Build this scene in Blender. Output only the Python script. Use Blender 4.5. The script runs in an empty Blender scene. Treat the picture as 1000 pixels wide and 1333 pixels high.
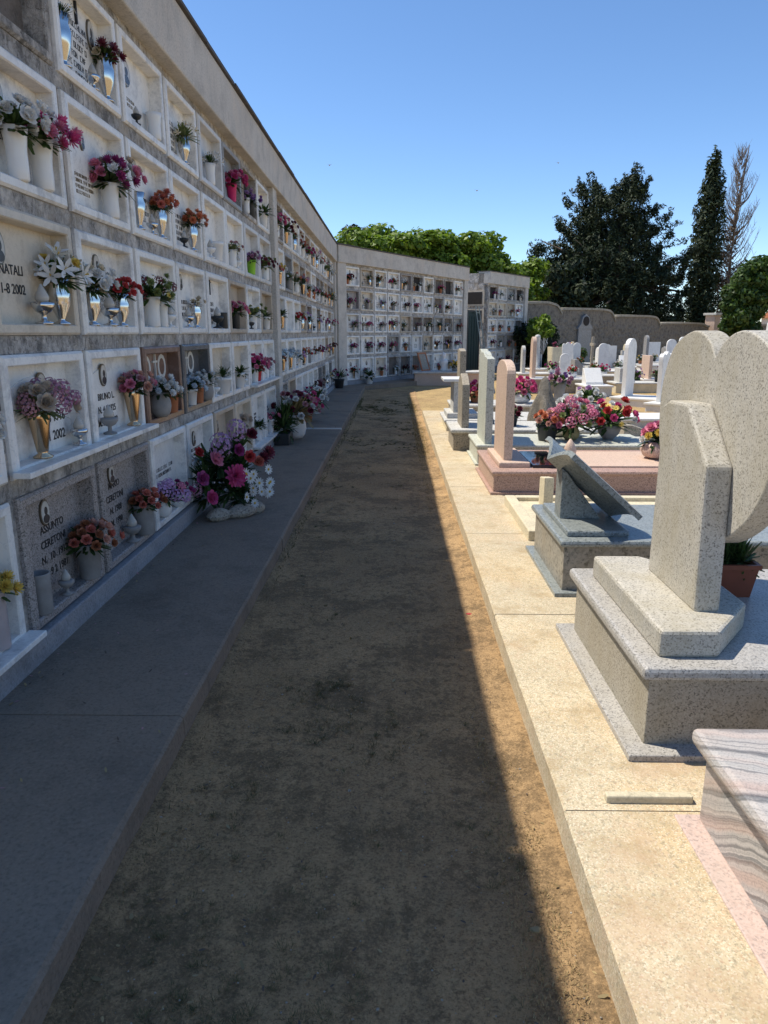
import bpy, bmesh, math, random
import numpy as np
from mathutils import Vector, Matrix
R = math.radians
rnd = random.Random(7)
scn = bpy.context.scene
COL = scn.collection

# ------------------------------------------------------------------ camera
FPX, PW, PH = 930.0, 1000.0, 1333.0
PITCH = math.atan(234.0/FPX); YAW = math.atan(14.0*math.cos(PITCH)/FPX)
CH = 1.6
cd = bpy.data.cameras.new('camera'); cam = bpy.data.objects.new('camera', cd); COL.objects.link(cam)
cd.sensor_fit = 'HORIZONTAL'; cd.sensor_width = 36; cd.lens = FPX/PW*36
cd.clip_start = 0.05; cd.clip_end = 4000
cam.location = (0, 0, CH); cam.rotation_euler = (R(90)-PITCH, 0, YAW)
scn.camera = cam

# ------------------------------------------------------------------ sky, sun, exposure
SUN = Vector((0.50, -0.19, -1.0)).normalized()           # the way the light travels
ELEV = math.asin(-SUN.z); AZ = math.atan2(-SUN.x, -SUN.y)  # azimuth of the sun, from +Y towards +X
w = bpy.data.worlds.new('World'); scn.world = w; w.use_nodes = True
nt = w.node_tree; bg = nt.nodes['Background']
sk = nt.nodes.new('ShaderNodeTexSky'); sk.sky_type = 'NISHITA'; sk.sun_disc = False
sk.sun_elevation = ELEV; sk.sun_rotation = AZ
sk.altitude = 0; sk.air_density = 0.72; sk.dust_density = 0.1; sk.ozone_density = 2.2
hs = nt.nodes.new('ShaderNodeHueSaturation'); hs.inputs['Saturation'].default_value = 1.12
nt.links.new(sk.outputs[0], hs.inputs['Color']); nt.links.new(hs.outputs[0], bg.inputs[0]); bg.inputs[1].default_value = 0.108
sd = bpy.data.lights.new('sun', 'SUN'); sd.energy = 3.1; sd.angle = R(0.53); sd.color = (1.0, 0.93, 0.80)
so = bpy.data.objects.new('sun', sd); COL.objects.link(so); so.rotation_euler = SUN.to_track_quat('-Z', 'Y').to_euler()
so.location = (-10, 4, 20)
vs = scn.view_settings; vs.view_transform = 'Standard'; vs.look = 'None'; vs.gamma = 1; vs.exposure = 0.92
vs.use_curve_mapping = False

# ------------------------------------------------------------------ helpers
def pix(px, py, z=0.0):
    """photo pixel -> point on the horizontal plane z"""
    r = (px-PW/2)/FPX; d = (py-PH/2)/FPX
    f = math.cos(PITCH)-d*math.sin(PITCH); zz = -math.sin(PITCH)-d*math.cos(PITCH)
    v = Matrix.Rotation(YAW, 3, 'Z') @ Vector((r, f, zz))
    return Vector((0, 0, CH)) + v*((z-CH)/v.z)

def pixd(px, py, Y):
    r = (px-PW/2)/FPX; d = (py-PH/2)/FPX
    v = Matrix.Rotation(YAW, 3, 'Z') @ Vector((r, math.cos(PITCH)-d*math.sin(PITCH), -math.sin(PITCH)-d*math.cos(PITCH)))
    return Vector((0, 0, CH)) + v*(Y/v.y)

class MB:
    def __init__(s): s.v = []; s.f = []; s.m = []
    def add(s, vs, fs, m=0):
        b = len(s.v); s.v += [tuple(p) for p in vs]; s.f += [tuple(b+i for i in q) for q in fs]; s.m += [m]*len(fs); return s
    def box(s, x0, x1, y0, y1, z0, z1, m=0):
        return s.add([(x, y, z) for z in (z0, z1) for y in (y0, y1) for x in (x0, x1)],
                     [(0,2,3,1), (4,5,7,6), (0,1,5,4), (2,6,7,3), (0,4,6,2), (1,3,7,5)], m)
    def prism(s, poly, axis, a, b, m=0):
        """poly of 2D points; axis x: (y,z) / y: (x,z) / z: (x,y)"""
        def mk(p, t): return {'x': (t, p[0], p[1]), 'y': (p[0], t, p[1]), 'z': (p[0], p[1], t)}[axis]
        n = len(poly); ar = sum(poly[i][0]*poly[(i+1) % n][1]-poly[(i+1) % n][0]*poly[i][1] for i in range(n))
        if (ar < 0) != (axis == 'y'): poly = poly[::-1]
        vs_ = [mk(p, a) for p in poly]+[mk(p, b) for p in poly]
        fs = [tuple(range(n))[::-1], tuple(range(n, 2*n))]+[(i, (i+1) % n, n+(i+1) % n, n+i) for i in range(n)]
        return s.add(vs_, fs, m)
    def lathe(s, prof, n=14, c=(0,0,0), m=0, sx=1, sy=1):
        vs_ = []; fs = []; k = len(prof)
        for r, z in prof:
            for i in range(n):
                a = 2*math.pi*i/n; vs_.append((c[0]+r*sx*math.cos(a), c[1]+r*sy*math.sin(a), c[2]+z))
        for j in range(k-1):
            for i in range(n):
                i2 = (i+1) % n; fs.append((j*n+i, j*n+i2, (j+1)*n+i2, (j+1)*n+i))
        fs.append(tuple(range(n))[::-1]); fs.append(tuple(range((k-1)*n, k*n)))
        return s.add(vs_, fs, m)
    def tube(s, pts, rad, n=6, m=0):
        pts = [Vector(p) for p in pts]; vs_ = []; fs = []
        if not isinstance(rad, (list, tuple)): rad = [rad]*len(pts)
        for i, p in enumerate(pts):
            d = (pts[min(i+1, len(pts)-1)]-pts[max(i-1, 0)]).normalized()
            q = d.to_track_quat('Z', 'Y')
            for k in range(n):
                a = 2*math.pi*k/n; vs_.append(p+q @ Vector((rad[i]*math.cos(a), rad[i]*math.sin(a), 0)))
        for i in range(len(pts)-1):
            for k in range(n):
                k2 = (k+1) % n; fs.append((i*n+k, i*n+k2, (i+1)*n+k2, (i+1)*n+k))
        fs.append(tuple(range(n))[::-1]); fs.append(tuple(range((len(pts)-1)*n, len(pts)*n)))
        return s.add(vs_, fs, m)
    def blob(s, c, r, seed=0, amp=.18, nu=10, nv=7, m=0, zmin=None):
        q = random.Random(seed); ph = [q.uniform(0, 6.28) for _ in range(6)]
        vs_ = []; fs = []
        for j in range(nv+1):
            t = math.pi*j/nv
            for i in range(nu):
                a = 2*math.pi*i/nu
                d = Vector((math.sin(t)*math.cos(a), math.sin(t)*math.sin(a), math.cos(t)))
                k = 1+amp*(math.sin(3*d.x+ph[0])+math.sin(4*d.y+ph[1])+math.sin(3.5*d.z+ph[2])+.6*math.sin(7*d.x+5*d.y+ph[3]))/2.2
                z = c[2]+r[2]*k*d.z
                if zmin is not None: z = max(z, zmin)
                vs_.append((c[0]+r[0]*k*d.x, c[1]+r[1]*k*d.y, z))
        for j in range(nv):
            for i in range(nu):
                i2 = (i+1) % nu; fs.append((j*nu+i, (j+1)*nu+i, (j+1)*nu+i2, j*nu+i2))
        return s.add(vs_, fs, m)
    def mesh(s, name, mats, smooth=False):
        me = bpy.data.meshes.new(name); me.from_pydata(s.v, [], s.f)
        for m in (mats if isinstance(mats, (list, tuple)) else [mats]): me.materials.append(m)
        me.polygons.foreach_set('material_index', s.m)
        if smooth: me.polygons.foreach_set('use_smooth', [True]*len(s.f))
        me.update(); return me
    def build(s, name, mats, parent=None, smooth=False, bevel=0, loc=None, rot=None):
        return link(name, s.mesh(name, mats, smooth), parent, loc, rot, bevel)

def link(name, me, parent=None, loc=None, rot=None, bevel=0, scale=None):
    o = bpy.data.objects.new(name, me); COL.objects.link(o)
    if parent: o.parent = parent
    if loc is not None: o.location = loc
    if rot is not None: o.rotation_euler = rot
    if scale is not None: o.scale = (scale,)*3 if isinstance(scale, (int, float)) else scale
    if bevel:
        b = o.modifiers.new('bevel', 'BEVEL'); b.width = bevel; b.segments = 2; b.limit_method = 'ANGLE'; b.angle_limit = R(35)
    return o
def tag(o, label=None, cat=None, group=None, kind=None):
    if label: o['label'] = label
    if cat: o['category'] = cat
    if group: o['group'] = group
    if kind: o['kind'] = kind
    return o
def thing(name, label, cat, loc=(0,0,0), rotz=0, group=None):
    o = bpy.data.objects.new(name, None); COL.objects.link(o); o.empty_display_size = .1
    o.location = loc; o.rotation_euler = (0, 0, rotz); return tag(o, label, cat, group)
def sheet(name, V, Q, mat, parent=None, smooth=False):
    """mesh from numpy vertices and quads/tris"""
    me = bpy.data.meshes.new(name); n = Q.shape[1]
    me.vertices.add(len(V)); me.vertices.foreach_set('co', V.astype(np.float32).ravel())
    me.loops.add(Q.size); me.loops.foreach_set('vertex_index', Q.astype(np.int32).ravel())
    me.polygons.add(len(Q)); me.polygons.foreach_set('loop_start', np.arange(0, Q.size, n, dtype=np.int32))
    me.polygons.foreach_set('loop_total', np.full(len(Q), n, dtype=np.int32))
    for m in (mat if isinstance(mat, (list, tuple)) else [mat]): me.materials.append(m)
    if smooth: me.polygons.foreach_set('use_smooth', np.ones(len(Q), dtype=bool))
    me.update(calc_edges=True); me.validate(); return link(name, me, parent)

# ------------------------------------------------------------------ materials
def srgb(*c):
    return tuple((x/12.92 if x <= .04045 else ((x+.055)/1.055)**2.4) for x in c)
class NT:
    def __init__(s, name):
        s.m = bpy.data.materials.new(name); s.m.use_nodes = True; s.t = s.m.node_tree
        s.b = s.t.nodes['Principled BSDF']; s.b.inputs['Specular IOR Level'].default_value = .35
        s.o = s.t.nodes['Material Output']
        s.pos = s.n('ShaderNodeNewGeometry').outputs['Position']
    def n(s, t, **k):
        x = s.t.nodes.new(t)
        for a, b in k.items(): setattr(x, a, b)
        return x
    def l(s, a, b): s.t.links.new(a, b)
    def noise(s, scale, detail=4, rough=.6, vec=None, stretch=None):
        x = s.n('ShaderNodeTexNoise'); x.inputs['Scale'].default_value = scale
        x.inputs['Detail'].default_value = detail; x.inputs['Roughness'].default_value = rough
        v = vec or s.pos
        if stretch:
            mp = s.n('ShaderNodeMapping'); mp.inputs['Scale'].default_value = stretch; s.l(v, mp.inputs[0]); v = mp.outputs[0]
        s.l(v, x.inputs['Vector']); return x.outputs['Fac']
    def vor(s, scale, out='Distance', feat='F1', vec=None):
        x = s.n('ShaderNodeTexVoronoi'); x.feature = feat; x.inputs['Scale'].default_value = scale
        s.l(vec or s.pos, x.inputs['Vector']); return x.outputs[out]
    def ramp(s, fac, stops, inter='LINEAR'):
        x = s.n('ShaderNodeValToRGB'); x.color_ramp.interpolation = inter; e = x.color_ramp.elements
        while len(e) < len(stops): e.new(.5)
        for q, (p, c) in zip(e, stops):
            q.position = p; q.color = (c, c, c, 1) if isinstance(c, (int, float)) else (*c, 1)
        s.l(fac, x.inputs[0]); return x.outputs[0]
    def mix(s, fac, a, b, blend='MIX'):
        x = s.n('ShaderNodeMix'); x.data_type = 'RGBA'; x.blend_type = blend
        for q, i in ((fac, 0), (a, 6), (b, 7)):
            if isinstance(q, (int, float)): x.inputs[i].default_value = q if i == 0 else (q, q, q, 1)
            elif isinstance(q, tuple): x.inputs[i].default_value = (*q, 1)
            else: s.l(q, x.inputs[i])
        return x.outputs[2]
    def col(s, c):
        if isinstance(c, tuple): s.b.inputs['Base Color'].default_value = (*c, 1)
        else: s.l(c, s.b.inputs['Base Color'])
        return s
    def rough(s, r):
        if isinstance(r, (int, float)): s.b.inputs['Roughness'].default_value = r
        else: s.l(r, s.b.inputs['Roughness'])
        return s
    def bump(s, h, strength=.4, dist=.01):
        x = s.n('ShaderNodeBump'); x.inputs['Strength'].default_value = strength; x.inputs['Distance'].default_value = dist
        s.l(h, x.inputs['Height']); s.l(x.outputs[0], s.b.inputs['Normal']); return s
    def rand(s): return s.n('ShaderNodeObjectInfo').outputs['Random']
def sc(c, k): return tuple(min(1, x*k) for x in c)

def m_plain(name, c, rough=.5, metal=0, var=.12, bscale=40, bstr=.15):
    n = NT(name); f = n.noise(9, 4); n.col(n.ramp(f, [(.3, sc(c, 1-var)), (.7, sc(c, 1+var))])); n.rough(rough)
    n.b.inputs['Metallic'].default_value = metal; n.bump(n.noise(bscale, 3), bstr, .004); return n.m
def m_granite(name, light, mid, dark, scale=160, rough=.45, stain=.25, stainc=(.25,.21,.14)):
    n = NT(name); a = n.vor(scale, 'Color'); sep = n.n('ShaderNodeSeparateColor'); n.l(a, sep.inputs[0])
    c = n.ramp(sep.outputs[0], [(0, dark), (.2, mid), (.55, light), (.85, sc(mid, 1.1))], 'CONSTANT')
    c = n.mix(n.ramp(n.noise(scale*.8, 2), [(.42, 0), (.62, .85)]), c, light)
    c = n.mix(n.ramp(n.noise(scale*.55, 2, .5), [(.62, 0), (.70, .55)]), c, dark)
    st = n.ramp(n.noise(4.5, 6, .7, stretch=(1, 1, .45)), [(.42, 0), (.72, stain)])
    c = n.mix(st, c, stainc, 'MULTIPLY') if False else n.mix(st, c, stainc)
    n.col(c); n.rough(rough); n.bump(n.noise(scale, 3), .18, .003); return n.m
def m_marble(name, base=(.86,.835,.79), vein=(.5,.49,.48), grime=.25, grimec=(.40,.36,.30), rough=.38):
    n = NT(name); q = n.n('ShaderNodeVectorMath', operation='ADD'); n.l(n.pos, q.inputs[0])
    f = n.noise(5, 7, .72); c = n.ramp(f, [(.35, sc(base, .93)), (.5, base), (.66, vein)])
    v = n.ramp(n.noise(11, 5, .65), [(.485, 0), (.5, .5), (.515, 0)]); c = n.mix(v, c, vein)
    r = n.rand(); c = n.mix(n.ramp(r, [(0, 0), (1, .22)]), c, sc(base, .72))
    g = n.ramp(n.noise(14, 6, .75, stretch=(1, 1, .5)), [(.52, 0), (.74, grime)]); c = n.mix(g, c, grimec)
    n.col(c); n.rough(rough); n.bump(n.noise(60, 3), .08, .003); return n.m
def m_concrete(name, c, dark=.6, warm=(.30,.24,.16), bs=.5, scale=1.0, tint=.3, speck=True, dist=.012):
    n = NT(name); f = n.noise(2.2*scale, 8, .68); x = n.ramp(f, [(.28, sc(c, dark)), (.5, c), (.75, sc(c, 1.2))])
    x = n.mix(n.ramp(n.noise(1.1*scale, 5, .6), [(.5, 0), (.75, tint)]), x, warm)
    x = n.mix(n.ramp(n.noise(6*scale, 7, .75, stretch=(1, 1, .18)), [(.55, 0), (.78, .5)]), x, sc(c, .42))
    h = n.noise(70, 6, .7)
    if speck: x = n.mix(n.ramp(h, [(.38, .5), (.47, 0)]), x, sc(c, .5)); x = n.mix(n.ramp(h, [(.54, 0), (.64, .35)]), x, sc(c, 1.4))
    n.col(x); n.rough(.88); n.bump(n.mix(.5, h, n.noise(14, 7, .7)), bs, dist); return n.m
def m_leaf(name, c1, c2, trans=.35, rough=.5):
    n = NT(name); g = n.n('ShaderNodeNewGeometry'); f = n.mix(.5, g.outputs['Random Per Island'], n.noise(1.7, 3))
    col = n.ramp(f, [(.25, c1), (.75, c2)]); n.col(col); n.rough(rough)
    tr = n.n('ShaderNodeBsdfTranslucent'); n.l(n.mix(1.0, col, (.9, 1.0, .45), 'MULTIPLY'), tr.inputs[0])
    ms = n.n('ShaderNodeMixShader'); ms.inputs[0].default_value = trans
    n.l(n.b.outputs[0], ms.inputs[1]); n.l(tr.outputs[0], ms.inputs[2]); n.l(ms.outputs[0], n.o.inputs[0]); return n.m
def m_petal(name, c):
    n = NT(name); g = n.n('ShaderNodeNewGeometry'); r = n.n('ShaderNodeObjectInfo').outputs['Random']
    f = n.mix(.5, g.outputs['Random Per Island'], r)
    col = n.ramp(f, [(.1, sc(c, .72)), (.5, c), (.9, tuple(min(.85, x*1.15+.05) for x in c))]); n.col(col); n.rough(.65)
    tr = n.n('ShaderNodeBsdfTranslucent'); n.l(col, tr.inputs[0]); ms = n.n('ShaderNodeMixShader'); ms.inputs[0].default_value = .25
    n.l(n.b.outputs[0], ms.inputs[1]); n.l(tr.outputs[0], ms.inputs[2]); n.l(ms.outputs[0], n.o.inputs[0]); return n.m

M = {}
# soil of the path
def m_soil(name, dry):
    n = NT(name)
    sand = (.47, .33, .15) if dry else (.44, .285, .14)
    f = n.noise(1.1, 6, .6); c = n.ramp(f, [(.32, sc(sand, .78)), (.5, sand), (.7, sc(sand, 1.2))])
    red = n.ramp(n.noise(.8, 5, .6), [(.5, 0), (.66, .45)]); c = n.mix(red, c, (.31, .19, .10))
    big = n.noise(2.3, 7, .68); fine = n.noise(110, 6, .78); mid = n.noise(19, 6, .8)
    patch = n.mix(.40, big, mid)      # broken, ragged patches of dead turf
    c = n.mix(n.ramp(patch, [(.475, 0), (.56, .75 if not dry else .4)]), c, (.155, .105, .055))
    c = n.mix(n.ramp(mid, [(.54, 0), (.62, .55)]), c, sc(sand, .40)); f2 = n.noise(48, 6, .8); c = n.mix(n.ramp(f2, [(.40, .55), (.47, 0)]), c, sc(sand, .4)); c = n.mix(n.ramp(f2, [(.55, 0), (.64, .4)]), c, sc(sand, 1.45))
    c = n.mix(n.ramp(fine, [(.39, .75), (.47, 0)]), c, sc(sand, .32)); c = n.mix(n.ramp(fine, [(.56, 0), (.64, .5)]), c, sc(sand, 1.6))
    n.col(c); n.rough(.95); n.bump(n.mix(.45, fine, mid), .9, .018); return n.m
M['soil'] = m_soil('path_soil', False); M['sand'] = m_soil('yard_sand', True)
M['pave'] = m_concrete('pavement_concrete', (.245, .193, .143), .6, (.20, .15, .105), .6, 1.1, .5)
def m_aggregate(name, c, warm):
    n = NT(name); x = n.ramp(n.noise(1.6, 6, .65), [(.3, sc(c, .82)), (.55, c), (.75, sc(c, 1.12))])
    x = n.mix(n.ramp(n.noise(1.3, 6, .7), [(.46, 0), (.66, .6)]), x, warm)
    v_ = n.vor(230, 'Color'); sp = n.n('ShaderNodeSeparateColor'); n.l(v_, sp.inputs[0])
    x = n.mix(n.ramp(sp.outputs[0], [(0, .5), (.10, .5), (.101, 0)], 'CONSTANT'), x, sc(c, .42)); x = n.mix(n.ramp(sp.outputs[1], [(0, 0), (.86, 0), (.87, .5)], 'CONSTANT'), x, (.44, .27, .18))
    x = n.mix(n.ramp(sp.outputs[2], [(0, 0), (.8, 0), (.81, .4)], 'CONSTANT'), x, (.8, .74, .6))
    x = n.mix(n.ramp(n.noise(48, 6, .8), [(.40, .6), (.48, 0)]), x, sc(c, .45)); x = n.mix(n.ramp(n.noise(6, 8, .8), [(.50, 0), (.62, .5)]), x, sc(warm, .62)); x = n.mix(n.ramp(n.noise(2.2, 7, .75), [(.52, 0), (.64, .5)]), x, (.50, .36, .24))
    n.col(x); n.rough(.9); n.bump(n.noise(90, 5, .7), .5, .006); return n.m
def m_roughwall(name, c):
    n = NT(name); a = n.noise(6.5, 8, .78); x = n.ramp(a, [(.38, sc(c, .36)), (.46, sc(c, .75)), (.53, c), (.61, sc(c, 1.4))])
    x = n.mix(n.ramp(n.noise(2.3, 5, .65), [(.5, 0), (.68, .65)]), x, (.42, .33, .22))
    x = n.mix(n.ramp(n.noise(17, 7, .8, stretch=(1, 1, .4)), [(.51, 0), (.61, .75)]), x, sc(c, .34)); x = n.mix(n.ramp(n.noise(25, 6, .7), [(.55, 0), (.63, .6)]), x, (.62, .60, .57))
    d_ = n.mix(.6, n.pos, n.noise(5, 4)); e = n.vor(3.2, 'Distance', 'DISTANCE_TO_EDGE', d_); x = n.mix(n.ramp(e, [(.0, .8), (.012, 0)]), x, sc(c, .22))
    n.col(x); n.rough(.92); n.bump(n.mix(.5, a, n.noise(60, 6, .75)), 1.0, .03); return n.m
M['walk'] = m_aggregate('walkway_concrete', (.56, .475, .325), (.52, .37, .19))
M['wallc'] = m_roughwall('niche_wall_concrete', (.49, .46, .425))
M['cornice'] = m_concrete('cornice_concrete', (.55, .51, .455), .66, (.50, .37, .25), .4, 1.4, .4)
M['basec'] = m_concrete('base_concrete', (.30, .30, .31), .6, (.26, .24, .22), .6, 2, .35)
M['rubble'] = m_concrete('rubble_wall', (.25, .225, .19), .30, (.32, .27, .2), 1.0, 3.0, .6, dist=.08)
M['coping'] = m_concrete('rubble_coping', (.36, .33, .27), .5, (.4, .33, .24), 1.0, 3.0, .5, dist=.03)
M['tile'] = m_plain('dark_roof_edge', (.09, .08, .075), .8)
M['white'] = m_marble('white_marble'); M['white2'] = m_marble('greyish_marble', (.68,.665,.64), (.48,.465,.45), .5)
M['cream'] = m_marble('cream_marble', (.66,.58,.47), (.45,.38,.29), .45)
M['tan'] = m_marble('tan_travertine', (.50,.42,.33), (.36,.29,.22), .5)
M['grey'] = m_granite('grey_granite', (.36,.355,.35), (.22,.215,.21), (.07,.07,.07), 190)
M['gran'] = m_granite('pinkish_granite', (.40,.36,.34), (.25,.22,.205), (.07,.065,.06), 170, stain=.15)
M['brown'] = m_marble('brown_marble', (.20,.115,.085), (.30,.20,.16), .2, (.1,.06,.05), .25)
M['dark'] = m_marble('dark_grey_marble', (.11,.11,.115), (.2,.2,.2), .2, (.06,.06,.06), .25)
M['bare'] = m_concrete('bare_niche_lining', (.17,.145,.125), .5, (.16,.12,.09), .9, 4, .4)
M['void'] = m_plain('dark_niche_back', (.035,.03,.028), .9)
M['ink'] = m_plain('dark_lettering', (.018,.018,.02), .5); M['gold'] = m_plain('bronze_lettering', (.16,.11,.05), .4, .6)
M['pale'] = m_plain('pale_lettering', (.62,.60,.56), .5)
M['photo'] = m_plain('portrait_enamel', (.55,.52,.47), .2, 0, .2, 30); M['sit'] = m_plain('portrait_figure', (.06,.055,.055), .25)
M['rim'] = m_plain('portrait_rim', (.16,.14,.11), .35, .7)
M['steel'] = m_plain('polished_steel', (.62,.61,.60), .16, 1, .06, 20, .05); M['bronze'] = m_plain('polished_bronze', (.58,.42,.27), .2, 1, .1, 20, .05)
M['ceram'] = m_plain('white_ceramic', (.76,.755,.74), .3, 0, .04, 30, .05); M['stonep'] = m_plain('grey_stone_pot', (.27,.26,.25), .7, 0, .2)
M['blackp'] = m_plain('black_plastic', (.03,.033,.035), .45); M['terra'] = m_plain('terracotta', (.40,.155,.075), .75, 0, .15)
M['planter'] = m_plain('brown_plastic_planter', (.22,.065,.035), .5, 0, .1); M['lime'] = m_plain('lime_green_pot', (.26,.55,.05), .35); M['magp'] = m_plain('magenta_pot', (.55,.03,.16), .4)
M['redp'] = m_plain('red_pot', (.55,.04,.04), .4); M['olive'] = m_plain('olive_pot', (.36,.30,.14), .6); M['pinkp'] = m_granite('pink_stone_pot', (.62,.45,.38), (.5,.34,.28), (.3,.2,.17), 120)
M['mauvep'] = m_plain('mauve_grey_vase', (.42,.36,.36), .5); M['flame'] = m_plain('lamp_glass', (.46,.43,.38), .12)
M['leaf'] = m_leaf('bouquet_leaf', (.025,.05,.018), (.09,.15,.05)); M['olivel'] = m_leaf('pale_leaf', (.10,.14,.06), (.24,.28,.14))
M['dry'] = m_leaf('dry_leaf', (.20,.15,.07), (.38,.30,.16), .2)
PC = {'white': (.80,.79,.75), 'cream': (.72,.62,.44), 'pink': (.78,.20,.34), 'hotpink': (.74,.035,.24), 'magenta': (.42,.02,.20), 'mauve': (.50,.20,.33),
      'lilac': (.60,.32,.62), 'purple': (.22,.06,.36), 'red': (.62,.02,.02), 'orange': (.72,.20,.06), 'coral': (.68,.16,.10), 'yellow': (.80,.56,.04),
      'burgundy': (.20,.012,.04), 'beige': (.60,.48,.36), 'salmon': (.72,.36,.26), 'green': (.22,.28,.06), 'paleblue': (.62,.72,.80), 'rust': (.42,.13,.04), 'dustypink': (.55,.24,.28)}
def fade(c): l = (c[0]+c[1]+c[2])/3; return tuple((x*.84+l*.16)*.9 for x in c)
PM = {k: m_petal('petal_'+k, fade(c)) for k, c in PC.items()}
M['pollen'] = m_plain('flower_centre', (.55,.36,.03), .8)
M['bark'] = m_concrete('bark', (.12,.09,.07), .5, (.10,.08,.06), 1, 4, .3); M['deadbark'] = m_concrete('dead_bark', (.20,.165,.14), .6, (.2,.15,.12), 1, 4, .3)
M['heart'] = m_granite('warm_grey_granite', (.50,.47,.41), (.39,.365,.315), (.18,.168,.145), 185, .6, .6, (.33,.285,.185))
M['hslab'] = m_granite('grey_white_granite', (.45,.43,.40), (.33,.315,.295), (.15,.145,.14), 185, .4, .3)
M['hbox'] = m_granite('yellowed_granite', (.41,.375,.31), (.30,.27,.22), (.12,.11,.09), 180, .55, .55, (.27,.23,.15))
M['bluegr'] = m_granite('blue_grey_granite', (.27,.295,.29), (.19,.21,.21), (.10,.115,.115), 110, .3, .1)
M['blueside'] = m_granite('brown_blue_granite', (.32,.30,.26), (.22,.21,.18), (.10,.10,.09), 60, .4, .45, (.26,.2,.12))
M['pinkgr'] = m_granite('rose_granite', (.50,.335,.27), (.37,.235,.185), (.17,.11,.09), 130, .45, .2, (.28,.18,.12))
M['pinkst'] = m_granite('pale_rose_stone', (.62,.46,.36), (.55,.40,.31), (.38,.27,.2), 130, .6, .15)
M['greenst'] = m_granite('pale_green_stone', (.56,.57,.49), (.48,.49,.42), (.28,.29,.25), 90, .5, .2)
M['brownst'] = m_granite('brown_grey_stone', (.40,.35,.28), (.28,.245,.19), (.13,.11,.09), 90, .7, .5)
M['creamst'] = m_concrete('cream_stone', (.60,.53,.38), .8, (.5,.4,.25), .3, 2, .3, dist=.004)
M['wst'] = m_marble('sunlit_white_marble', (.78,.77,.74), (.62,.61,.59), .3); M['lgst'] = m_granite('light_grey_stone', (.60,.59,.56), (.50,.49,.46), (.3,.3,.28), 90, .6, .3)
def m_stripe():
    n = NT('banded_pink_grey_gneiss'); dp = n.n('ShaderNodeVectorMath', operation='DOT_PRODUCT'); dp.inputs[1].default_value = (.16, .62, 1.0); n.l(n.pos, dp.inputs[0])
    ws = n.noise(3.2, 4, .55); ma = n.n('ShaderNodeMath', operation='MULTIPLY_ADD'); n.l(ws, ma.inputs[0]); ma.inputs[1].default_value = .09; n.l(dp.outputs['Value'], ma.inputs[2])
    def one(sc_, det):
        x = n.n('ShaderNodeTexNoise', noise_dimensions='1D'); x.inputs['Scale'].default_value = sc_; x.inputs['Detail'].default_value = det; x.inputs['Roughness'].default_value = .65; n.l(ma.outputs[0], x.inputs['W']); return x.outputs['Fac']
    c = n.ramp(one(34, 3), [(.30, (.10,.105,.11)), (.42, (.22,.22,.22)), (.5, (.42,.40,.38)), (.6, (.50,.47,.44)), (.7, (.2,.2,.2))])
    c = n.mix(n.ramp(one(7, 2), [(.48, 0), (.6, .65)]), c, (.50,.35,.29)); c = n.mix(n.ramp(n.noise(2.4, 4), [(.45, 0), (.7, .4)]), c, (.46,.36,.31))
    s = n.noise(190, 3, .6); c = n.mix(n.ramp(s, [(.36, .4), (.47, 0)]), c, (.12,.12,.12)); c = n.mix(n.ramp(s, [(.58, 0), (.7, .3)]), c, (.6,.55,.5))
    n.col(c); n.rough(.35); return n.m
M['stripe'] = m_stripe()
M['blackgl'] = m_plain('polished_black_granite', (.02,.02,.024), .06, 0, .1, 30, 0)
M['door'] = m_plain('dark_green_metal', (.012,.03,.028), .6); M['alu'] = m_plain('ladder_metal', (.28,.31,.29), .5, .3)

# ------------------------------------------------------------------ ground, path, pavements
def ngrid(x0, x1, y0, y1, nx, ny, amp, seed, base=0.0):
    g = np.random.RandomState(seed); X, Y = np.meshgrid(np.linspace(x0, x1, nx), np.linspace(y0, y1, ny))
    Z = np.full_like(X, base)
    for k, a in ((1.3, .5), (3.1, .28), (7.3, .16), (17, .12), (31, .08)):
        for _ in range(3):
            t, p = g.uniform(0, 6.28, 2); Z += amp*a*np.sin(k*(X*math.cos(t)+Y*math.sin(t))+p)/1.7
    Z += g.normal(0, amp*.12, X.shape)
    V = np.stack([X.ravel(), Y.ravel(), Z.ravel()], 1); i = np.arange(nx*ny).reshape(ny, nx)
    return V, np.stack([i[:-1, :-1], i[:-1, 1:], i[1:, 1:], i[1:, :-1]], -1).reshape(-1, 4)
gm = MB().add([(-1500,-600,-.05), (1500,-600,-.05), (1500,2400,-.05), (-1500,2400,-.05)], [(0,1,2,3)])
tag(gm.build('ground', M['sand']), kind='structure')
PX0, PX1, WX0 = -.835, .545, .545     # kerb lines
V, Q = ngrid(-.86, .57, -1.0, 21.0, 90, 700, .012, 3, .0)
edge = np.minimum(V[:, 0]+.86, .57-V[:, 0]); V[:, 2] += .02*np.exp(-(edge/.09)**2)
tag(sheet('dirt_path', V, Q, M['soil'], smooth=True), kind='structure')
V, Q = ngrid(-1.2, 15, 20.95, 46, 120, 130, .02, 5, -.005)
tag(sheet('sandy_yard', V, Q, M['sand'], smooth=True), kind='structure')
V, Q = ngrid(3.0, 24, -2, 20.96, 120, 120, .02, 9, .01)
tag(sheet('grave_field_ground', V, Q, M['sand'], smooth=True), kind='structure')

V, Q = ngrid(.56, 3.02, 13.98, 20.97, 40, 90, .02, 11, .012)
tag(sheet('sandy_strip', V, Q, M['sand'], smooth=True), kind='structure')
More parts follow.
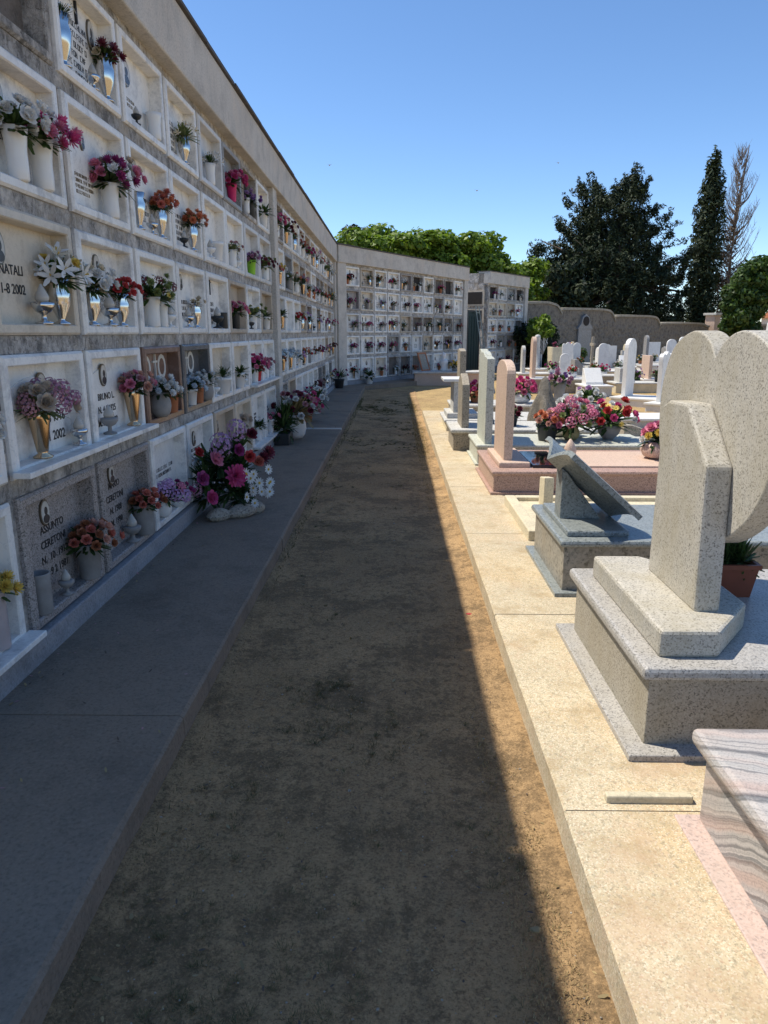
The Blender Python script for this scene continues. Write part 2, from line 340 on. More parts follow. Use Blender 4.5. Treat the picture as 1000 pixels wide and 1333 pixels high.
# left pavement: concrete bays with a worn kerb edge
pv = thing('pavement', None, None); tag(pv, kind='structure')
ys = [-1.2, 2.55, 5.1, 7.1, 9.2, 11.25, 13.6, 16.2, 18.6, 20.6]
for i in range(len(ys)-1):
    m = MB(); y0, y1 = ys[i]+.002, ys[i+1]-.002; n = max(6, int((y1-y0)/.3)); dz = .012 if ys[i] >= 11.2 else 0
    zz = .118+dz+rnd.uniform(-.002, .002); vs_ = []; fs = []
    for k in range(n+1):
        y = y0+(y1-y0)*k/n; e = PX0+rnd.uniform(-.004, .003); c = rnd.uniform(.010, .016)
        vs_ += [(-2.0, y, zz), (e-c, y, zz), (e, y, zz-c), (e+.004, y, -.06)]
    for k in range(n):
        for j in range(3): a = k*4+j; fs.append((a, a+1, a+5, a+4))
    fs += [(0,1,2,3)[::1]]; b = n*4; fs += [(b+3, b+2, b+1, b)]
    m.add(vs_, fs); m.build('bay', M['pave'], pv)
m = MB().box(-1.62, PX0+.0, 11.235, 11.262, .05, .1345); m.build('step_edge', M['ceram'], pv)
V, Q = ngrid(-1.25, .65, 20.6, 25, 4, 8, .0, 1, .118)
m = MB().prism([(-2.0, 20.6), (PX0, 20.6), (-.1, 21.3), (1.0, 23.1), (.4, 24.2), (-2.0, 20.9)], 'z', -.05, .1265); m.build('bay', M['pave'], pv)

# right walkway: cream concrete slabs, each a piece
wk = thing('walkway', None, None); tag(wk, kind='structure')
ys = [-1.0, .55, 1.985, 3.62, 5.22, 6.9, 7.9, 9.0, 10.6, 12.3, 14.0]
for i in range(len(ys)-1):
    y0, y1 = ys[i]+.003, ys[i+1]-.003; n = max(4, int((y1-y0)/.3)); vs_ = []; fs = []; zz = .12+rnd.uniform(-.003, .003)
    for k in range(n+1):
        y = y0+(y1-y0)*k/n; e = WX0+rnd.uniform(-.002, .002); c = rnd.uniform(.005, .009)
        vs_ += [(e-.004, y, -.06), (e, y, zz-c), (e+c, y, zz), (3.15, y, zz), (3.15, y, -.06)]
    for k in range(n):
        for j in range(4): a = k*5+j; fs.append((a, a+1, a+6, a+5)[::-1])
    fs += [(0,1,2,3,4)]; b = n*5; fs += [(b+4, b+3, b+2, b+1, b)]
    MB().add(vs_, fs).build('slab', M['walk'], wk)

# ------------------------------------------------------------------ flowers
def petal(m, d, up, L, Wd, curl, mi=0, base=.1):
    """one petal: two quads along direction d, bending towards up"""
    d = d.normalized(); s = d.cross(up)
    if s.length < 1e-3: s = d.cross(Vector((1, .3, 0)))
    s.normalize(); u = s.cross(d).normalized()
    p0 = d*base; p1 = d*(base+(L-base)*.55)+u*curl*.35*L; p2 = d*L+u*curl*L
    m.add([p0-s*Wd*.25, p0+s*Wd*.25, p1+s*Wd*.5, p1-s*Wd*.5, p2+s*Wd*.22, p2-s*Wd*.22], [(0,1,2,3), (3,2,4,5)], mi)
BL = {}
def bloom_mesh(kind, c):
    if (kind, c) in BL: return BL[kind, c]
    q = random.Random(hash(kind) % 97 if False else len(kind)*7+1); m = MB(); Z = Vector((0,0,1))
    if kind == 'rose':
        for n, el, L, cu in ((6, 8, 1.0, .25), (6, 32, .92, .4), (5, 56, .8, .3), (4, 76, .7, .1)):
            o = q.uniform(0, 6)
            for i in range(n):
                a = o+6.283*i/n; e = R(el+q.uniform(-8, 8)); petal(m, Vector((math.cos(a)*math.cos(e), math.sin(a)*math.cos(e), math.sin(e))), Z, L, .95, cu, 0, .05)
    elif kind == 'mum':
        for i in range(46):
            t = (i+.5)/46; e = math.asin(1-1.15*t); a = i*2.39996
            petal(m, Vector((math.cos(a)*math.cos(e), math.sin(a)*math.cos(e), math.sin(e))), Z, q.uniform(.8, 1.02), .3, .12, 0, .1)
    elif kind == 'hyd':
        for i in range(26):
            t = (i+.5)/26; e = math.asin(1-1.3*t); a = i*2.39996
            d = Vector((math.cos(a)*math.cos(e), math.sin(a)*math.cos(e), math.sin(e))); s = d.orthogonal().normalized(); u = d.cross(s); c0 = d*q.uniform(.8, .95)
            for k in range(4):
                b = k*1.571+i; p = (s*math.cos(b)+u*math.sin(b))*.26; r = (u*math.cos(b)-s*math.sin(b))*.13
                m.add([c0, c0+p*.6+r+d*.06, c0+p+d*.02, c0+p*.6-r+d*.06], [(0,1,2,3)])
    elif kind == 'lily':
        for i in range(6):
            a = 6.283*i/6; e = R(30+12*(i % 2)); petal(m, Vector((math.cos(a)*math.cos(e), math.sin(a)*math.cos(e), math.sin(e))), Z, 1.15, .42, -.15, 0, .05)
        for i in range(3): m.tube([(0,0,.1), (.08*math.cos(i*2.1), .08*math.sin(i*2.1), .55)], .03, 4, 1)
    elif kind == 'daisy':
        for i in range(11):
            a = 6.283*i/11; petal(m, Vector((math.cos(a), math.sin(a), .18)), Z, 1.0, .36, q.uniform(-.1, .1), 0, .15)
        m.lathe([(.25, .1), (.22, .22), (.05, .28)], 8, m=1)
    BL[kind, c] = m.mesh('bloom', [PM[c], M['pollen']], False); return BL[kind, c]
FO = {}
def leaf_ball(var, kind='leaf', n=95):
    if (var, kind) in FO: return FO[var, kind]
    q = random.Random(var*13+5); m = MB()
    for i in range(n):
        a = q.uniform(0, 6.283); e = q.uniform(-.35, 1.25) if kind != 'spike' else q.uniform(.3, 1.45)
        d = Vector((math.cos(a)*math.cos(e), math.sin(a)*math.cos(e), math.sin(e)))
        L = q.uniform(.7, 1.15); petal(m, d, Vector((q.uniform(-.4, .4), q.uniform(-.4, .4), 1)), L, q.uniform(.10, .22) if kind != 'spike' else .06, q.uniform(-.35, .05), 0, q.uniform(.05, .4))
    for i in range(7):
        a = q.uniform(0, 6.283); r = q.uniform(.15, .5); m.tube([(0,0,-.25), (r*math.cos(a)*.5, r*math.sin(a)*.5, .25), (r*math.cos(a), r*math.sin(a), .7)], .018, 4)
    mt = {'leaf': M['leaf'], 'pale': M['olivel'], 'dry': M['dry'], 'spike': M['leaf']}[kind]
    FO[var, kind] = m.mesh('foliage', mt); return FO[var, kind]
JB = {}
def bouquet(parent, z, Rb, spec, seed, near=True, leaf='leaf', y=0.0, x=0.0, squash=.85, lean=0.0, spread=1.0):
    """spec: list of (kind, colour, count, size)"""
    q = random.Random(seed)
    link('foliage', leaf_ball(seed % 5, leaf), parent, (x, y, z+Rb*.12), (0, 0, q.uniform(0, 6)), 0, (Rb*1.02, Rb*1.02, Rb*squash*1.0))
    items = [(k, c, s*.80) for k, c, n, s in spec for _ in range(int(n*1.6+.5))]
    if not items: return
    q.shuffle(items); N = len(items)
    def place(i, s):
        t = (i+.5)/N; e = math.asin(max(-.3, 1-1.12*t)); a = i*2.39996+seed
        d = Vector((math.cos(a)*math.cos(e)*spread, math.sin(a)*math.cos(e)*spread-lean, math.sin(e)*squash)); d.y = min(d.y, .35)
        p = d*Rb*q.uniform(.72, 1.0); dd = (d+Vector((q.uniform(-.3, .3), -.35+q.uniform(-.3, .3), .3))).normalized()
        return p, dd
    if near:
        for i, (k, c, s) in enumerate(items):
            p, dd = place(i, s); o = link('bloom', bloom_mesh(k, c), parent, (x+p.x, y+p.y, z+Rb*.25+p.z))
            o.rotation_euler = dd.to_track_quat('Z', 'Y').to_euler(); f = s*q.uniform(.85, 1.15); o.scale = (f, f, f)
    else:
        key = (tuple(spec), round(Rb, 2), seed % 4)
        if key not in JB:
            m = MB(); cols = []
            for i, (k, c, s) in enumerate(items):
                p, dd = place(i, s); me = bloom_mesh(k, c); ro = dd.to_track_quat('Z', 'Y')
                if c not in cols: cols.append(c)
                b = [ro @ (v.co*s)+p for v in me.vertices]
                m.add(b, [tuple(f.vertices) for f in me.polygons], cols.index(c))
            JB[key] = m.mesh('blooms', [PM[c] for c in cols])
        tag(link('blooms', JB[key], parent, (x, y, z+Rb*.25)), kind='stuff')

def prof(kind, h, r):
    P = {'flare': [(.72,0),(.80,.03),(.82,.25),(.80,.55),(.92,.85),(1.05,1),(.95,1),(.75,.8)],
         'amph': [(.75,0),(.8,.03),(.3,.09),(.35,.14),(.85,.42),(1.0,.68),(.78,.84),(1.0,1),(.9,1),(.65,.84)],
         'cone': [(.8,0),(.85,.03),(.4,.09),(.5,.14),(.9,.8),(1.1,1),(1.0,1),(.8,.8)],
         'pot': [(.72,0),(.75,.02),(.95,.82),(1.06,.83),(1.06,1),(.94,1),(.9,.8)],
         'urn': [(.62,0),(.9,.18),(1.02,.42),(.98,.66),(.8,.84),(.86,1),(.74,1),(.7,.8)],
         'bowl': [(.4,0),(.45,.05),(.85,.4),(1.0,.75),(.95,1),(.85,1),(.8,.8)],
         'cyl': [(.95,0),(1,.02),(1,.97),(1.02,1),(.9,1),(.88,.8)],
         'round': [(.45,0),(.8,.15),(1,.5),(.85,.85),(.6,1),(.5,1),(.5,.85)]}[kind]
    return [(a*r, b*h) for a, b in P]
VM = {}
def vase_mesh(kind, h, r, mat, seg=16):
    k = (kind, round(h, 3), round(r, 3), mat)
    if k not in VM: VM[k] = MB().lathe(prof(kind, h, r), seg).mesh('vase', M[mat], True)
    return VM[k]
VD = {('flare','ceram'): 'white ceramic vase', ('amph','steel'): 'steel vase', ('cone','bronze'): 'bronze vase', ('pot','terra'): 'terracotta pot', ('urn','stonep'): 'grey stone pot',
      ('cyl','stonep'): 'grey stone vase', ('pot','lime'): 'lime green pot', ('pot','magp'): 'magenta pot', ('pot','ceram'): 'white pot', ('cyl','blackp'): 'black vase', ('round','ceram'): 'round white pot',
      ('pot','redp'): 'red pot', ('bowl','stonep'): 'dark grey bowl', ('cyl','mauvep'): 'mauve grey vase', ('pot','blackp'): 'black pot', ('cone','steel'): 'steel vase', ('urn','ceram'): 'white urn', ('pot', 'olive'): 'olive pot', ('round', 'pinkp'): 'pink stone pot', ('urn', 'olive'): 'olive pot', ('pot','stonep'): 'grey stone pot', ('cone', 'stonep'): 'grey tapered vase', ('bowl', 'ceram'): 'white bowl'}
LAB = set()
def uniq(s):
    if s not in LAB: LAB.add(s); return s
    raise Exception('label twice: '+s)
def cname(spec):
    cs = []
    for k, c, n, s in spec:
        c = {'hotpink': 'deep-pink', 'dustypink': 'dusty-pink', 'paleblue': 'pale-blue', 'green': 'yellow-green'}.get(c, c)
        if c not in cs: cs.append(c)
    return ' and '.join(cs[:2])
def vase(loc, kind, mat, h, r, spec, seed, where, Rb=.13, near=True, leaf='leaf', rotz=0, group=None, name=None, fol=True, lean=.25, squash=.85, frame=None, spread=1.0):
    d = VD[kind, mat]
    nm = name or ('flower_pot' if 'pot' in d or 'bowl' in d else 'flower_vase')
    if spec: lab = f'{cname(spec)} flowers in {d}, {where}'
    elif fol: lab = f'green leaves in {d}, {where}'
    else: lab = f'empty {d}, {where}'
    t = thing(nm, uniq(lab), 'flower pot' if 'pot' in nm else 'vase', loc, rotz, group)
    vm = vase_mesh(kind, h, r, mat, 16 if near else 9)
    link('pot' if 'pot' in nm else 'vase', vm, t)
    if spec or fol: bouquet(t, h*.9, Rb, spec, seed, near, leaf, 0, 0, squash, lean, spread)
    return t
LM = {}
def lamp(loc, mat, where, s=1.0, rotz=0, near=True, tall=False):
    names = {'steel': 'steel', 'ceram': 'white', 'blackp': 'dark', 'stonep': 'grey stone', 'bronze': 'bronze'}
    t = thing('votive_lamp', uniq(f'small {names[mat]} votive lamp with glass flame, {where}'), 'lamp', loc, rotz, 'votive lamps in the niches')
    if mat not in LM:
        LM[mat] = (MB().lathe([(.036,0),(.036,.008),(.012,.016),(.010,.04),(.03,.05),(.045,.07),(.047,.085),(.03,.09)], 14).mesh('stand', M[mat], True),
                   MB().lathe([(.022,.088),(.028,.10),(.026,.115),(.014,.138),(.003,.158)], 12).mesh('flame_glass', M['flame'], True))
    a = link('stand', LM[mat][0], t); b = link('flame_glass', LM[mat][1], t)
    for o in (a, b): o.scale = (s,)*3
    return t

# ------------------------------------------------------------------ walls of burial niches
BANDS = [.20, .925, 1.545, 2.165, 2.815, 3.43]
ROWN = {1: 'top row', 2: 'second row', 3: 'third row', 4: 'fourth row', 5: 'bottom row'}
ORD = ['zeroth', 'first', 'second', 'third', 'fourth', 'fifth', 'sixth', 'seventh', 'eighth', 'ninth', 'tenth', 'eleventh', 'twelfth', 'thirteenth']
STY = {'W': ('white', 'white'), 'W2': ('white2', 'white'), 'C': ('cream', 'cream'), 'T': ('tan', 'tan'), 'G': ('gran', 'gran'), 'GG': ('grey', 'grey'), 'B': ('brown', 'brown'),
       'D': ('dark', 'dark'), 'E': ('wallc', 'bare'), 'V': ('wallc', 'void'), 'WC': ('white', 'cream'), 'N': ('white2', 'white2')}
FR = {}
def frame_mesh(wd, h, mat, rim=.045, deep=.15):
    k = (round(wd, 3), round(h, 3), mat)
    if k not in FR:
        m = MB(); a, b = wd/2, wd/2-rim; f, bk = -.022, deep; c = .012
        # a mitred rim: outer edge chamfered, inner reveal running back to the tablet
        rings = [[(-a, f+c, 0), (a, f+c, 0), (a, f+c, h), (-a, f+c, h)], [(-a+c, f, c), (a-c, f, c), (a-c, f, h-c), (-a+c, f, h-c)],
                 [(-b-.006, f, rim-.006), (b+.006, f, rim-.006), (b+.006, f, h-rim+.006), (-b-.006, f, h-rim+.006)],
                 [(-b, f+.007, rim), (b, f+.007, rim), (b, f+.007, h-rim), (-b, f+.007, h-rim)], [(-b, bk, rim), (b, bk, rim), (b, bk, h-rim), (-b, bk, h-rim)]]
        rings = [[(-a, bk, 0), (a, bk, 0), (a, bk, h), (-a, bk, h)]]+rings
        vs_ = [p for r in rings for p in r]; fs = []
        for j in range(len(rings)-1):
            for i in range(4): i2 = (i+1) % 4; fs.append((j*4+i, j*4+i2, (j+1)*4+i2, (j+1)*4+i))
        m.add(vs_, fs); FR[k] = m.mesh('niche_frame', M[mat])
    return FR[k]
TB = {}
def tablet_mesh(wd, h, mat, arch=False):
    k = (round(wd, 3), round(h, 3), mat, arch)
    if k not in TB:
        m = MB().box(-wd/2-.005, wd/2+.005, .085, .125, -.005, h+.005)
        if arch:   # a raised panel with a shouldered top, as on the carved tablets
            a = wd*.36; pts = [(-a, .05), (a, .05), (a, h*.62)]+[(a*math.cos(t), h*.62+h*.24*math.sin(t)) for t in [i*math.pi/10 for i in range(1, 10)]]+[(-a, h*.62)]
            m.prism(pts, 'y', .077, .086)
        TB[k] = m.mesh('tablet', M[mat])
    return TB[k]
def ell(m, x, z, rx, rz, y0, y1, mi, n=18):
    m.prism([(x+rx*math.cos(6.2832*i/n), z+rz*math.sin(6.2832*i/n)) for i in range(n)], 'y', y0, y1, mi)
PO = {}
def portrait_mesh(kind, s=1.0):
    if (kind, s) not in PO:
        m = MB(); rx, rz = {'oval': (.048, .066), 'round': (.058, .062), 'slim': (.034, .060)}[kind]; rx *= s; rz *= s
        ell(m, 0, 0, rx, rz, .076, .0855, 0); ell(m, 0, 0, rx*.86, rz*.88, .074, .0765, 1)
        ell(m, .004*s, rz*.12, rx*.34, rz*.32, .0728, .0745, 2); ell(m, .002*s, -rz*.48, rx*.62, rz*.34, .0724, .0744, 2)
        PO[kind, s] = m.mesh('portrait', [M['rim'], M['photo'], M['sit']])
    return PO[kind, s]
GL = {}
def scribble(seed, lines, wd, hh, mat):
    """weathered lines of lettering too small to read: uneven strokes"""
    k = (seed, lines, round(wd, 2), round(hh, 3), mat)
    if k not in GL:
        q = random.Random(seed); m = MB(); z = 0
        for ln in range(lines):
            L = wd*q.uniform(.6, 1.0); x = -L/2; z -= hh*1.65
            while x < L/2:
                if q.random() < .16: x += hh*.55; continue
                w_ = hh*q.uniform(.42, .62); st = hh*.15; t = q.randrange(5)
                m.box(x, x+st, .0835, .0865, z, z+hh)
                if t in (0, 1, 4): m.box(x+st, x+w_, .0835, .0865, z+hh-st, z+hh)
                if t in (0, 2, 4): m.box(x+st, x+w_, .0835, .0865, z, z+st)
                if t in (1, 3): m.box(x+st, x+w_, .0835, .0865, z+hh*.45, z+hh*.45+st)
                if t in (0, 3): m.box(x+w_, x+w_+st, .0835, .0865, z, z+hh)
                x += w_+hh*.32
        GL[k] = m.mesh('inscription', M[mat])
    return GL[k]
def text_mesh(lines, size, mat, y=.0845, lead=1.35, shear=0.0):
    cu = bpy.data.curves.new('txt', 'FONT'); cu.body = '\n'.join(lines); cu.size = size; cu.align_x = 'CENTER'; cu.extrude = .0015; cu.space_line = lead; cu.offset = size*.012; cu.resolution_u = 3
    o = bpy.data.objects.new('txt', cu); COL.objects.link(o)
    dg = bpy.context.evaluated_depsgraph_get(); me = bpy.data.meshes.new_from_object(o.evaluated_get(dg))
    bpy.data.objects.remove(o)
    for v in me.vertices: x, yy, z = v.co; v.co = (x+shear*yy, y-z, yy)
    me.materials.clear(); me.materials.append(M[mat]); return me
def cross_mesh(h, wd, t, mat, y=.072):
    return MB().box(-t/2, t/2, y, .0856, 0, h).box(-wd/2, wd/2, y+.002, .0854, h*.62, h*.62+t).mesh('cross', M[mat])
CR = {}

class Wall:
    def __init__(s, name, label, origin, ang, length, secs, depth=2.3, top=3.43, endcap=True):
        s.root = tag(thing(name, label, 'niche wall', origin, ang), kind='thing'); s.o = Vector(origin); s.rot = Matrix.Rotation(ang, 4, 'Z'); s.ang = ang; r = s.root
        zb = BANDS
        MB().box(0, length, .16, depth, -.03, top+.42).build('body', M['wallc'], r)
        MB().box(-.0, length+.0, -.055, .165, -.04, zb[0]+.035).build('base', M['basec'], r, bevel=.008)
        g = MB()
        for i in range(1, 6): g.box(.02, length-.02, 0.0, .168, zb[i]-.04, zb[i]+.04)
        s.cells = []
        for (u0, u1, n) in secs:
            p = (u1-u0)/n
            for k in range(n+1): g.box(u0+k*p-.034, u0+k*p+.034, .005, .166, zb[0]+.03, zb[5]+.03)
            s.cells += [(u0+k*p, u0+(k+1)*p) for k in range(n)]
        g.build('concrete_grid', M['wallc'], r)
        pil = [0.0] + [b[0] for a, b in zip(secs, secs[1:])]
        edges = [(0, secs[0][0])]+[(a[1], b[0]) for a, b in zip(secs, secs[1:])]+[(secs[-1][1], length)]
        for a, b in edges:
            if b-a > .12: MB().box(a+.01, b-.01, -.075, .164, .06, top+.02).build('pilaster', M['cornice'], r, bevel=.01)
        # cornice: beam face with soffit, and uneven dark coping on top
        MB().box(-.0, length, -.11, .4, top+.02, top+.47).build('cornice', M['cornice'], r, bevel=.012)
        u = -.01
        while u < length:
            L = rnd.uniform(.9, 1.5); e = min(u+L-.012, length)
            MB().box(u, e, -.13-rnd.uniform(0, .015), .46, top+.47, top+.495+rnd.uniform(0, .008)).build('coping_slab', M['tile'], r); u += L
    def w(s, u, y, z): return s.o + (s.rot @ Vector((u, y, z)))
    def niche(s, col, row, style, deco=(), items=(), where='', near=True, rim=.05):
        u0, u1 = s.cells[col]; wd = u1-u0-.06; z0 = BANDS[5-row]+.042; h = BANDS[6-row]-BANDS[5-row]-.083; uc = (u0+u1)/2
        fm, tm = STY[style]
        f = link('niche_frame', frame_mesh(wd, h, fm, rim), s.root, (uc, rnd.uniform(-.004, .004), z0))
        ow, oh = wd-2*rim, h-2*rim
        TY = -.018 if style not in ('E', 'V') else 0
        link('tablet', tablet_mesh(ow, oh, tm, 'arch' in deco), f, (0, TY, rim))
        for dd in deco:
            if isinstance(dd, str):
                if dd == 'sill':
                    MB().box(-wd/2-.025, wd/2+.02, -.10, -.0185, .012, .04).build('sill', M[fm], f, bevel=.004)
                continue
            k = dd[0]
            if k == 'p': link('portrait', portrait_mesh(dd[1], dd[4] if len(dd) > 4 else 1.0), f, (dd[2]+.03, TY-(.008 if 'arch' in deco else 0), h*dd[3]))
            elif k == 's': _i = link('inscription', scribble(dd[1], dd[2], ow*dd[3], dd[4], dd[7] if len(dd) > 7 else 'ink'), f, (dd[5]+.03, TY, h*dd[6]))
            elif k == 't': _i = link('inscription', text_mesh(dd[1], dd[2], dd[5] if len(dd) > 5 else 'ink'), f, (dd[3]+.03, TY-(.008 if 'arch' in deco else 0), h*dd[4]))
            elif k == 'x':
                key = (dd[1], dd[2], dd[5])
                if key not in CR: CR[key] = cross_mesh(dd[1], dd[2], .014, dd[5])
                link('cross', CR[key], f, (dd[3]+.03, TY, h*dd[4]))
        for ch in f.children:
            if ch.name.startswith('inscription'): ch['kind'] = 'stuff'
        zf = z0+rim; sill = 'sill' in deco
        for it in items:
            q = rnd.randrange(10000)
            if it[0] == 'v':
                _, dx, kind, mat, vh, vr, spec, Rb = it[:8]; Rb *= .80; spec = [(a_, b_, n_, s_*.80) for a_, b_, n_, s_ in spec]; leaf = it[8] if len(it) > 8 else 'leaf'
                wh = where if len(it) < 10 else it[9]+' '+where
                vase(s.w(uc+dx, (.008 if vr <= .05 else .058-vr), zf), kind, mat, vh, vr, spec, q, wh, Rb, near, leaf, s.ang, 'flower vases in the niches', None, Rb > 0, .3)
            elif it[0] == 'l':
                wh = where if len(it) < 5 else it[4]+' '+where
                lamp(s.w(uc+it[1], .0, zf), it[2], wh, (it[3] if len(it) > 3 else 1.0)*.78, s.ang)

W1O = (-1.68, 1.25, 0); P0 = 4.79-6*.885      # grid phase: column edges at Y = 4.79 + .885 k
C0 = 0.0
s1a = (4.79-.885*4)-1.25; s1b = 10.10-1.25; s2a = 10.40-1.25; s2b = s2a+.885*11
wall1 = Wall('niche_wall', 'long concrete wall of white marble burial niches beside the shaded pavement', W1O, R(90), s2b+.35, [(s1a, s1b, 10), (s2a, s2b, 11)])
# columns 2..9 of the first section are the photo's c0..c7
def w1(row, c, style, deco=(), items=()):
    nm = {-1: 'niche cut by photo edge'}.get(c, f'{ORD[c+1]} niche from left')
    wall1.niche(c+2, row, style, deco, items, f'{ROWN[row]}, {nm}', True)
S = lambda seed, n, hh=.026, z=.62, x=0, wf=.7, mat='ink': ('s', seed, n, wf, hh, x, z, mat)
v = lambda dx, kind, mat, h, r, spec, Rb=.13, leaf='leaf', *a: ('v', dx, kind, mat, h, r, spec, Rb, leaf, *a)
# top row
w1(1, -1, 'W', [('p','oval',0,.7), S(1,3)], [v(.2,'flare','ceram',.2,.05,[('rose','white',6,.05)])])
w1(1, 0, 'E', [], [v(-.2,'pot','blackp',.14,.05,[('rose','white',5,.04)],.10,'dry')])
w1(1, 1, 'W', [('p','slim',.2,.72,1.3), ('x',.2,.1,.02,.7,'ink'), S(2,6,.03,.74,-.05,.62)],
   [v(-.29,'amph','steel',.24,.05,[('daisy','white',5,.03)],.11,'spike','left'), ('l',.06,'steel',1.1), v(.27,'amph','steel',.24,.052,[('mum','burgundy',4,.06),('rose','cream',3,.05)],.10,'leaf','right')])
w1(1, 2, 'W', [('p','round',-.14,.68,1.3), S(3,2,.02,.45,-.1,.4,'gold')], [('l',-.14,'blackp',.9), v(.24,'flare','ceram',.17,.053,[],0)])
w1(1, 3, 'W', [('p','slim',-.2,.72), S(4,5,.028,.66,-.12,.5)], [v(.1,'amph','steel',.2,.05,[('lily','cream',5,.055)],.15,'pale')])
w1(1, 4, 'N', [], [v(.05,'flare','ceram',.18,.05,[('lily','white',7,.05)],.14,'spike')])
w1(1, 5, 'GG', [], [v(.02,'pot','magp',.17,.055,[('rose','hotpink',9,.06),('rose','pink',4,.05)],.16)])
w1(1, 6, 'V', [], [v(-.12,'flare','ceram',.16,.05,[('mum','lilac',5,.05)],.11,'leaf','left'), v(.16,'cyl','steel' if False else 'blackp',.16,.05,[('mum','purple',7,.05)],.13,'leaf','right')])
w1(1, 7, 'W', [S(5,3)], [v(.1,'pot','ceram',.17,.055,[('daisy','white',3,.03)],.17)])
# second row
w1(2, -1, 'W', [S(6,3)], [v(0,'flare','ceram',.2,.05,[('rose','white',6,.05)])])
w1(2, 0, 'W', [('p','oval',-.05,.72), S(7,3)], [v(-.02,'flare','ceram',.22,.055,[('rose','white',9,.058)],.16,'leaf','middle'), v(.21,'flare','ceram',.22,.058,[('mum','hotpink',6,.065),('mum','pink',3,.06),('rose','white',2,.055)],.16,'leaf','right')])
w1(2, 1, 'W', [('p','slim',-.06,.74,.8), S(8,4,.018,.45,-.12,.45,'gold')], [v(.17,'flare','ceram',.19,.056,[('mum','magenta',6,.06),('rose','pink',3,.058),('rose','white',5,.055),('rose','beige',2,.05)],.19)])
w1(2, 2, 'W', [('p','oval',-.12,.76,1.15), S(9,4,.026,.55,-.02,.5)], [v(-.22,'amph','steel',.23,.048,[],0,'leaf','left'), ('l',.02,'steel',1.1), v(.24,'amph','steel',.22,.05,[('mum','coral',6,.05),('rose','orange',6,.045)],.13,'leaf','right')])
w1(2, 3, 'W', [('p','slim',-.16,.74,1.2), S(10,5,.026,.58,-.08,.5)], [('l',-.1,'blackp',1), v(.17,'amph','steel',.22,.052,[('mum','orange',9,.05)],.14)])
w1(2, 4, 'W', [('x',.1,.05,-.1,.7,'ink')], [('l',-.14,'ceram',1.3), v(.14,'pot','ceram',.17,.056,[],0)])
w1(2, 5, 'W', [('x',.11,.06,-.12,.66,'ink')], [v(-.08,'flare','ceram',.17,.052,[('rose','dustypink',5,.04),('daisy','cream',4,.03)],.13,'pale'), ('l',.14,'ceram',1.2)])
w1(2, 6, 'N', [], [v(.02,'pot','lime',.16,.056,[('mum','mauve',5,.05),('rose','lilac',4,.045)],.13)])
w1(2, 7, 'W2', [S(11,3)], [v(.08,'flare','ceram',.17,.054,[('rose','burgundy',6,.045),('mum','green',5,.05)],.17,'pale')])
# third row
w1(3, -1, 'W', [S(12,3)], [v(0,'flare','ceram',.2,.05,[('rose','white',6,.05)])])
w1(3, 0, 'C', [('p','oval',-.2,.70,1.15), ('t',['NATALI','1-8 2002'],.062,-.10,.50)], [('l',.06,'steel',1.5), v(.25,'amph','steel',.22,.055,[('lily','white',6,.085),('rose','yellow',1,.05),('lily','cream',3,.06)],.18,'leaf')])
w1(3, 1, 'W', [('p','oval',-.02,.72), S(13,3,.024,.5,.02,.4)], [v(-.24,'amph','steel',.2,.052,[('rose','white',6,.055),('rose','cream',4,.05)],.15,'leaf','left'), ('l',.0,'steel',1.5), v(.2,'amph','steel',.19,.052,[('rose','red',10,.042)],.13,'leaf','right')])
w1(3, 2, 'W', [S(14,3)], [v(-.1,'flare','ceram',.2,.056,[('hyd','burgundy',3,.06),('mum','green',6,.055),('daisy','white',3,.04)],.19,'leaf','left'), v(.13,'flare','ceram',.18,.045,[('daisy','yellow',3,.05)],.12,'leaf','right'), ('l',.27,'ceram',1.3)])
w1(3, 3, 'W', [('p','oval',-.22,.76,.95), ('p','oval',-.09,.76,.95), S(15,3,.03,.54,-.1,.5)], [('l',-.12,'steel',1.3), v(.14,'amph','steel',.2,.05,[('rose','cream',4,.035)],.08,'dry')])
w1(3, 4, 'W', [('x',.17,.07,-.2,.66,'ink'), ('x',.17,.07,-.05,.66,'ink'), S(16,4,.034,.58,-.06,.5)], [('l',-.02,'blackp',1.6), v(.22,'cyl','blackp',.15,.05,[],0)])
w1(3, 5, 'T', [S(17,2)], [v(-.06,'cyl','blackp',.17,.045,[('rose','pink',7,.055)],.15)])
w1(3, 6, 'W', [('x',.1,.06,-.15,.7,'ink')], [v(.04,'flare','ceram',.16,.05,[('mum','green',7,.05),('daisy','yellow',3,.03)],.16,'pale'), ('l',-.15,'blackp',1.1)])
w1(3, 7, 'T', [], [v(.0,'pot','ceram',.16,.055,[('daisy','white',2,.03)],.13)])
# fourth row
w1(4, -1, 'W', [S(18,3)], [v(.2,'flare','ceram',.2,.05,[('rose','white',6,.05)])])
w1(4, 0, 'W', ['arch','sill',('p','oval',.03,.68,1.2), ('t',['25 8 1916','2 1 2002'],.068,.12,.36)], [v(-.1,'cone','bronze',.235,.055,[('hyd','mauve',5,.07),('hyd','dustypink',3,.06),('rose','beige',5,.07)],.17,'pale'), ('l',.31,'steel',1.25)])
w1(4, 1, 'W', ['arch','sill',('p','oval',-.08,.72,1.0), ('t',['BRUNO L.','N. 4 9 1925','M. 2 12 1988'],.056,-.05,.45)], [('l',-.16,'stonep',1.4), v(.25,'cone','bronze',.24,.055,[('rose','pink',4,.05),('rose','salmon',4,.05),('rose','dustypink',3,.045)],.15)])
w1(4, 2, 'B', [('t',['PO  O'],.25,-.06,.56,'pale'), ('x',.20,.10,.005,.55,'pale'), S(19,1,.04,.46,-.05,.6,'pale')], [v(-.15,'urn','stonep',.17,.075,[('mum','white',9,.05),('mum','paleblue',4,.045)],.15,'leaf','left'), v(.15,'pot','terra',.15,.06,[],.14,'leaf','right')])
